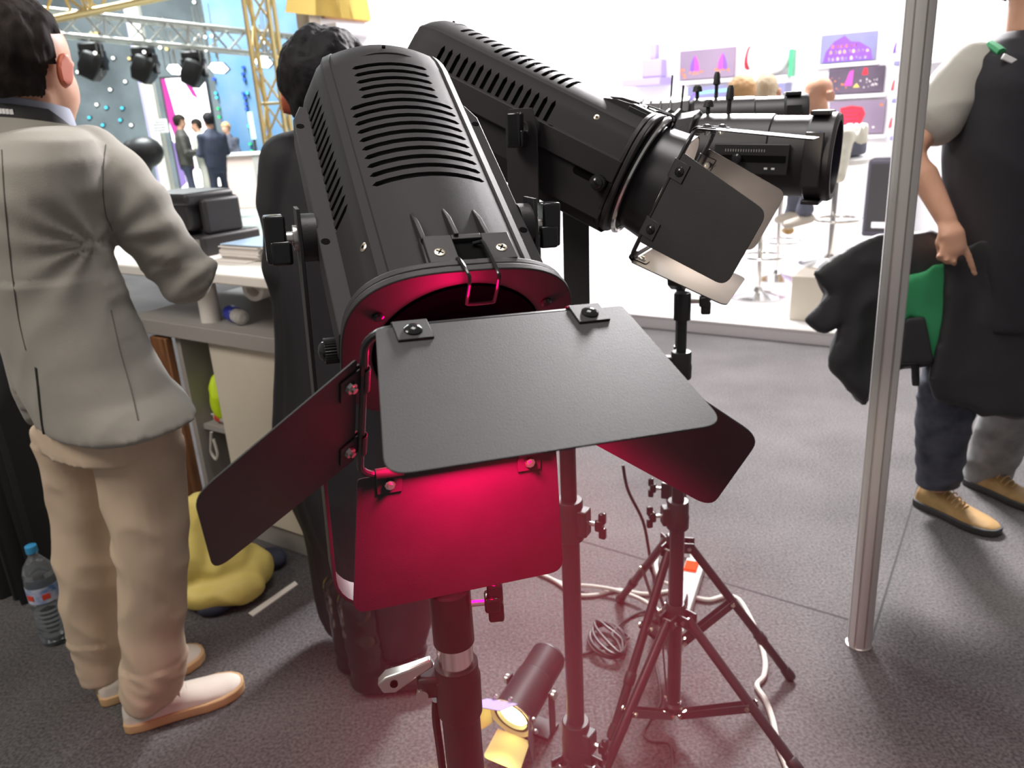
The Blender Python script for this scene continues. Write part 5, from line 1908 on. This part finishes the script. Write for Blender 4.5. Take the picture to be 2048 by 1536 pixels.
# hanging lamps
for k, (x, y, Y_, lb) in enumerate(((188, 125, 12.0, 'leftmost dark moving head hanging from the silver truss'), (292, 132, 12.3, 'middle dark moving head hanging from the silver truss'), (390, 140, 12.6, 'rightmost dark moving head hanging from the silver truss'))):
    Y_ = 11.6 + 1.6 * (x - 30) / 570
    c = at(x, y, Y_)
    r = empty('hanging_moving_head', c, lb, 'moving head lamp', 'moving heads hanging from the truss')
    ztop = at(x, 92 + (x - 188) * .085, Y_).z
    child(MB().box((c.x - .14, Y_ - .12, c.z + .14), (c.x + .14, Y_ + .12, c.z + .26)).build('base', 'black_plastic', bevel=.03), r)
    for q in (-1, 1):
        child(MB().box((c.x + q * .15 - .025, Y_ - .07, c.z - .12), (c.x + q * .15 + .025, Y_ + .07, c.z + .16)).build('yoke_arm', 'black_plastic', bevel=.02), r)
    Mh = Matrix.Rotation(.5, 3, 'Y')
    hb = MB()
    hb.rings([[c + Mh @ V((a * w_, b * w_, h_)) for a, b in ((-1, -1), (-.4, -1.1), (.4, -1.1), (1, -1), (1, 1), (-1, 1))] for w_, h_ in ((.09, .16), (.14, .10), (.15, -.10), (.11, -.24))])
    child(hb.build('head', 'black_plastic', bevel=.02), r)
    child(MB().cyl((c.x, Y_, c.z + .26), (c.x, Y_, max(ztop, c.z + .30)), .03, n=10).build('hook_clamp', 'truss_alu'), r)
for k, (x, y, w_, h_, Y_, lb) in enumerate(((349, 139, 28, 18, 13.2, 'left white floodlight panel under the silver truss'), (436, 136, 36, 19, 13.4, 'middle white floodlight panel under the silver truss'), (526, 124, 32, 20, 13.6, 'right white floodlight panel, seen through the truss tower'))):
    Y_ = 11.6 + 1.6 * (x - 30) / 570
    c = at(x, y, Y_)
    sx, sz = w_ / 1540 * Y_ / 2, h_ / 1540 * Y_ / 2
    r = empty('floodlight', c, lb, 'floodlight', 'white floodlights in the hall')
    poly = [V((-sx, 0, .2 * sz)), V((-.55 * sx, 0, sz)), V((.5 * sx, 0, .9 * sz)), V((sx, 0, -.3 * sz)), V((.45 * sx, 0, -sz)), V((-.5 * sx, 0, -.8 * sz))]
    child(MB().prism([c + p for p in poly], (0, .03, 0)).build('lit_panel', 'flood', bevel=.005), r)
    child(MB().prism([c + p * 1.08 + V((0, .03, 0)) for p in poly], (0, .08, 0)).build('casing', 'black_plastic'), r)
    child(MB().cyl(c + V((0, .07, sz)), c + V((0, .07, sz + .45)), .015, n=8).build('hanger', 'truss_alu'), r)
# LED strip dots and tube
dots = [(427, 158, 'dot_blue'), (431, 186, 'dot_cyan'), (433, 195, 'dot_cyan'), (436, 217, 'dot_green'), (438, 234, 'dot_green'),
        (486, 135, 'dot_blue'), (485, 148, 'dot_blue'), (488, 159, 'dot_blue'), (486, 187, 'dot_blue'), (494, 186, 'dot_cyan'), (489, 196, 'dot_blue'), (491, 208, 'dot_blue'), (492, 218, 'dot_blue'), (497, 252, 'dot_cyan'), (500, 288, 'dot_green'), (503, 302, 'dot_green'),
        (536, 264, 'dot_blue'), (410, 74, 'dot_white'), (391, 79, 'dot_white'), (399, 71, 'dot_white'), (423, 72, 'dot_white'), (533, 59, 'dot_white'), (524, 76, 'dot_white'), (530, 85, 'dot_white'), (388, 4, 'dot_white'), (192, 67, 'dot_warm'), (183, 68, 'dot_warm'), (320, 95, 'dot_white'), (333, 98, 'dot_warm'), (288, 104, 'dot_white'), (412, 100, 'dot_white'), (303, 202, 'dot_warm'),
        (155, 144, 'dot_white'), (270, 147, 'dot_white'), (250, 163, 'dot_white'), (220, 179, 'dot_white'), (212, 215, 'dot_cyan'), (244, 216, 'dot_cyan'), (193, 209, 'dot_white'), (190, 106, 'dot_white'), (258, 117, 'dot_warm'), (226, 116, 'dot_white'), (178, 235, 'dot_cyan'), (240, 240, 'dot_cyan'), (262, 250, 'dot_white'), (205, 250, 'dot_cyan'), (335, 345, 'dot_white'), (390, 272, 'dot_white')]
ORD = ['first', 'second', 'third', 'fourth', 'fifth', 'sixth', 'seventh', 'eighth', 'ninth', 'tenth'] + ['%dth' % k for k in range(11, 40)]
KIND = {'dot_blue': 'blue', 'dot_cyan': 'cyan', 'dot_green': 'green', 'dot_white': 'white', 'dot_warm': 'amber'}
for m in KIND:
    sel = sorted(d for d in dots if d[2] == m)
    for k, (x, y, _) in enumerate(sel):
        wall = 17.5 if 425 < x < 600 and y > 128 else 23.6
        r_ = .030 * wall / 17.0
        Y_ = wall - r_ * 2.6 if y >= 110 else 11.45 + 1.6 * (x - 30) / 570
        if y < 110:
            r_ = .024
        c = at(x, y, Y_)
        e_ = empty('led_lamp', c, 'small glowing %s lamp in the hall, %s from the left of the %s ones' % (KIND[m], ORD[k], KIND[m]), 'lamp', KIND[m] + ' lamps in the hall')
        child(MB().ball(c, r_, 7).build('bulb', m), e_)
        child(MB().cyl(c + V((0, r_ * .6, 0)), c + V((0, r_ * 2.6, 0)), r_ * 1.1, n=10).build('lamp_housing', 'black_plastic'), e_)
        if y < 110:
            child(MB().cyl(c + V((0, r_ * 2.2, -.30)), c + V((0, r_ * 2.2 + .02, .45)), .008, n=6).build('hanger_rod', 'truss_alu'), e_)
a, b = at(499, 224, 16.3), at(508, 278, 16.3)
tb_ = empty('light_tube', b, 'bright cyan-white light tube standing in front of the blue panel', 'light tube')
child(MB().cyl(a, b, .045, n=12).build('tube', 'cyan_tube'), tb_)
child(MB().cyl(V((b.x, b.y, .01)), b, .03, n=10).build('tube_stand', 'black_plastic'), tb_)
# dark equipment silhouette
eq = at(290, 305, 11.5)
o = cloth(MB().ball(eq, (.26, .2, .22), 10).ball(eq + V((-.15, 0, .05)), (.16, .15, .14), 8).box((eq.x - .04, eq.y - .04, .004), (eq.x + .04, eq.y + .04, eq.z)), 'hall_lamp_head', 'black_plastic', None, .03, 1)
tag(o, 'dark lamp head on a post left of the standing visitors', 'lamp')
# low truss base and reception desk
dk = gnd(500, 418)
ds = empty('reception_desk', V((dk.x, dk.y, .006)), 'pale, pink-lit reception desk in the hall beside the visitors', 'desk')
mat('desk_pink_lit', (.62, .46, .42), .6)  # pink light on the desk is put into its colour
child(MB().box((dk.x - .45, dk.y, .008), (dk.x + .45, dk.y + .7, 1.0)).build('desk_body', 'desk_pink_lit', bevel=.02), ds)
child(MB().box((dk.x + .2, dk.y - .03, .008), (dk.x + .5, dk.y + .6, 1.0)).build('desk_end', 'counter_grey', bevel=.02), ds)
child(MB().box((dk.x - .5, dk.y - .06, 1.0), (dk.x + .55, dk.y + .75, 1.05)).build('desk_top', 'frame_white', bevel=.02), ds)


def stander(label, fx, fy, h, face, top, bottom, hair, bag=False, arms=.5, Yoff=0):
    p = gnd(fx, fy)
    k = h / 1.75
    f = V((face[0], face[1], 0)).normalized()
    s = V((f.y, -f.x, 0))
    r = empty('person', p, label, 'person', 'visitors standing in the hall')
    P = lambda a, b, z_: V((p.x, p.y, .008)) + s * a * k + f * b * k + V((0, 0, z_ * k))
    b_ = MB()
    hc_ = P(0, .02, 1.63)
    hs_, hf_, hu_ = head_into(b_, hc_, f + V((0, 0, -.2)), .235 * k, .155 * k, neck=P(0, 0, 1.42))
    b_.rings([ell(P(0, 0, z_), s, f, a * k, c * k) for z_, a, c in ((.85, .14, .09), (1.0, .14, .09), (1.2, .15, .10), (1.38, .16, .09), (1.44, .08, .06))])
    for q in (-1, 1):
        limb(b_, [P(q * .09, 0, .88), P(q * .10, .02, .48), P(q * .11, -.02, .08), P(q * .12, .12, .04)], [.08 * k, .05 * k, .038 * k, .034 * k])
        limb(b_, [P(q * .19, 0, 1.38), P(q * .24, .02, 1.10), P(q * .14, .24, 1.10), P(q * .10, .32, 1.12)], [.045 * k, .038 * k, .028 * k, .028 * k])
    cloth(b_, 'body', 'skin', r, .02, 2)
    hair_cap(r, hc_, hs_, hf_, hu_, hair, .235 * k, .155 * k, .014)
    c = MB()
    c.rings([ell(P(0, 0, z_), s, f, a * k, b2_ * k) for z_, a, b2_ in ((.86, .18, .125), (1.0, .19, .13), (1.2, .205, .14), (1.36, .215, .125), (1.44, .13, .09), (1.50, .075, .07))])
    for q in (-1, 1):
        limb(c, [P(q * .19, 0, 1.38), P(q * .25, .02, 1.10), P(q * .15, .22, 1.10)], [.072 * k, .062 * k, .05 * k])
    cloth(c, 'jacket', top, r, .022, 3, lambda p_, q_: .010 * ridge(V((p_.x * 6, p_.y * 6, p_.z * 4)), 1.0))
    t = MB()
    t.rings([ell(P(0, 0, z_), s, f, .165 * k, .125 * k) for z_ in (.80, .95)])
    for q in (-1, 1):
        limb(t, [P(q * .085, 0, .86), P(q * .10, .02, .48), P(q * .11, -.01, .10)], [.095 * k, .072 * k, .06 * k])
    cloth(t, 'trousers', bottom, r, .022, 3)
    for q in (-1, 1):
        d = MB()
        limb(d, [P(q * .115, -.05, .042), P(q * .12, .16, .036)], [.045 * k, .036 * k], ratio=.8)
        cloth(d, 'shoe', 'sole_black', r, .018, 2)
    return r


stander('visitor in a dark leather jacket and jeans with back to the LED screen', 392, 428, 1.78, (.9, .35), 'jacket_dark', 'navy', 'hair')
stander('visitor in dark hooded top and dark trousers near the reception desk', 452, 440, 1.76, (-.55, .5), 'navy', 'navy', 'hair_black')
stander('visitor in pale clothes half hidden between the two dark-clad visitors', 424, 418, 1.70, (-.8, -.4), 'cream_far', 'cream_far', 'hair')
stander('fair-haired visitor behind the reception desk', 478, 409, 1.62, (-.3, -.9), 'jeans', 'navy', 'hair_blond')


# ------------------------------------------------------------------ pink-tinted haze, added to stand in for glare around the red lamp
hz = bpy.data.materials.new('glare_haze')
hz.use_nodes = True
nt = hz.node_tree
nt.nodes.remove(nt.nodes['Principled BSDF'])
vs = nt.nodes.new('ShaderNodeVolumeScatter')
vs.inputs['Color'].default_value = (1, .30, .38, 1)
vs.inputs['Anisotropy'].default_value = 0.3
HZC, HZR = (.06, .84, .66), (.40, .48, .62)
tc = nt.nodes.new('ShaderNodeTexCoord')
mp = nt.nodes.new('ShaderNodeMapping')
mp.inputs['Location'].default_value = tuple(-c / r for c, r in zip(HZC, HZR))
mp.inputs['Scale'].default_value = tuple(1 / r for r in HZR)
gr = nt.nodes.new('ShaderNodeTexGradient')
gr.gradient_type = 'SPHERICAL'
ml = nt.nodes.new('ShaderNodeMath')
ml.operation = 'MULTIPLY'
ml.inputs[1].default_value = 0.34
nt.links.new(tc.outputs['Object'], mp.inputs[0])
nt.links.new(mp.outputs[0], gr.inputs[0])
nt.links.new(gr.outputs['Fac'], ml.inputs[0])
nt.links.new(ml.outputs[0], vs.inputs['Density'])
nt.links.new(vs.outputs[0], nt.nodes['Material Output'].inputs['Volume'])
MATS['glare_haze'] = hz
o = MB().ball(HZC, HZR, 16).build('glare_haze', 'glare_haze')
tag(o, 'thin added haze tinted pink, standing in for glare near the red spotlight', 'haze', kind='stuff')
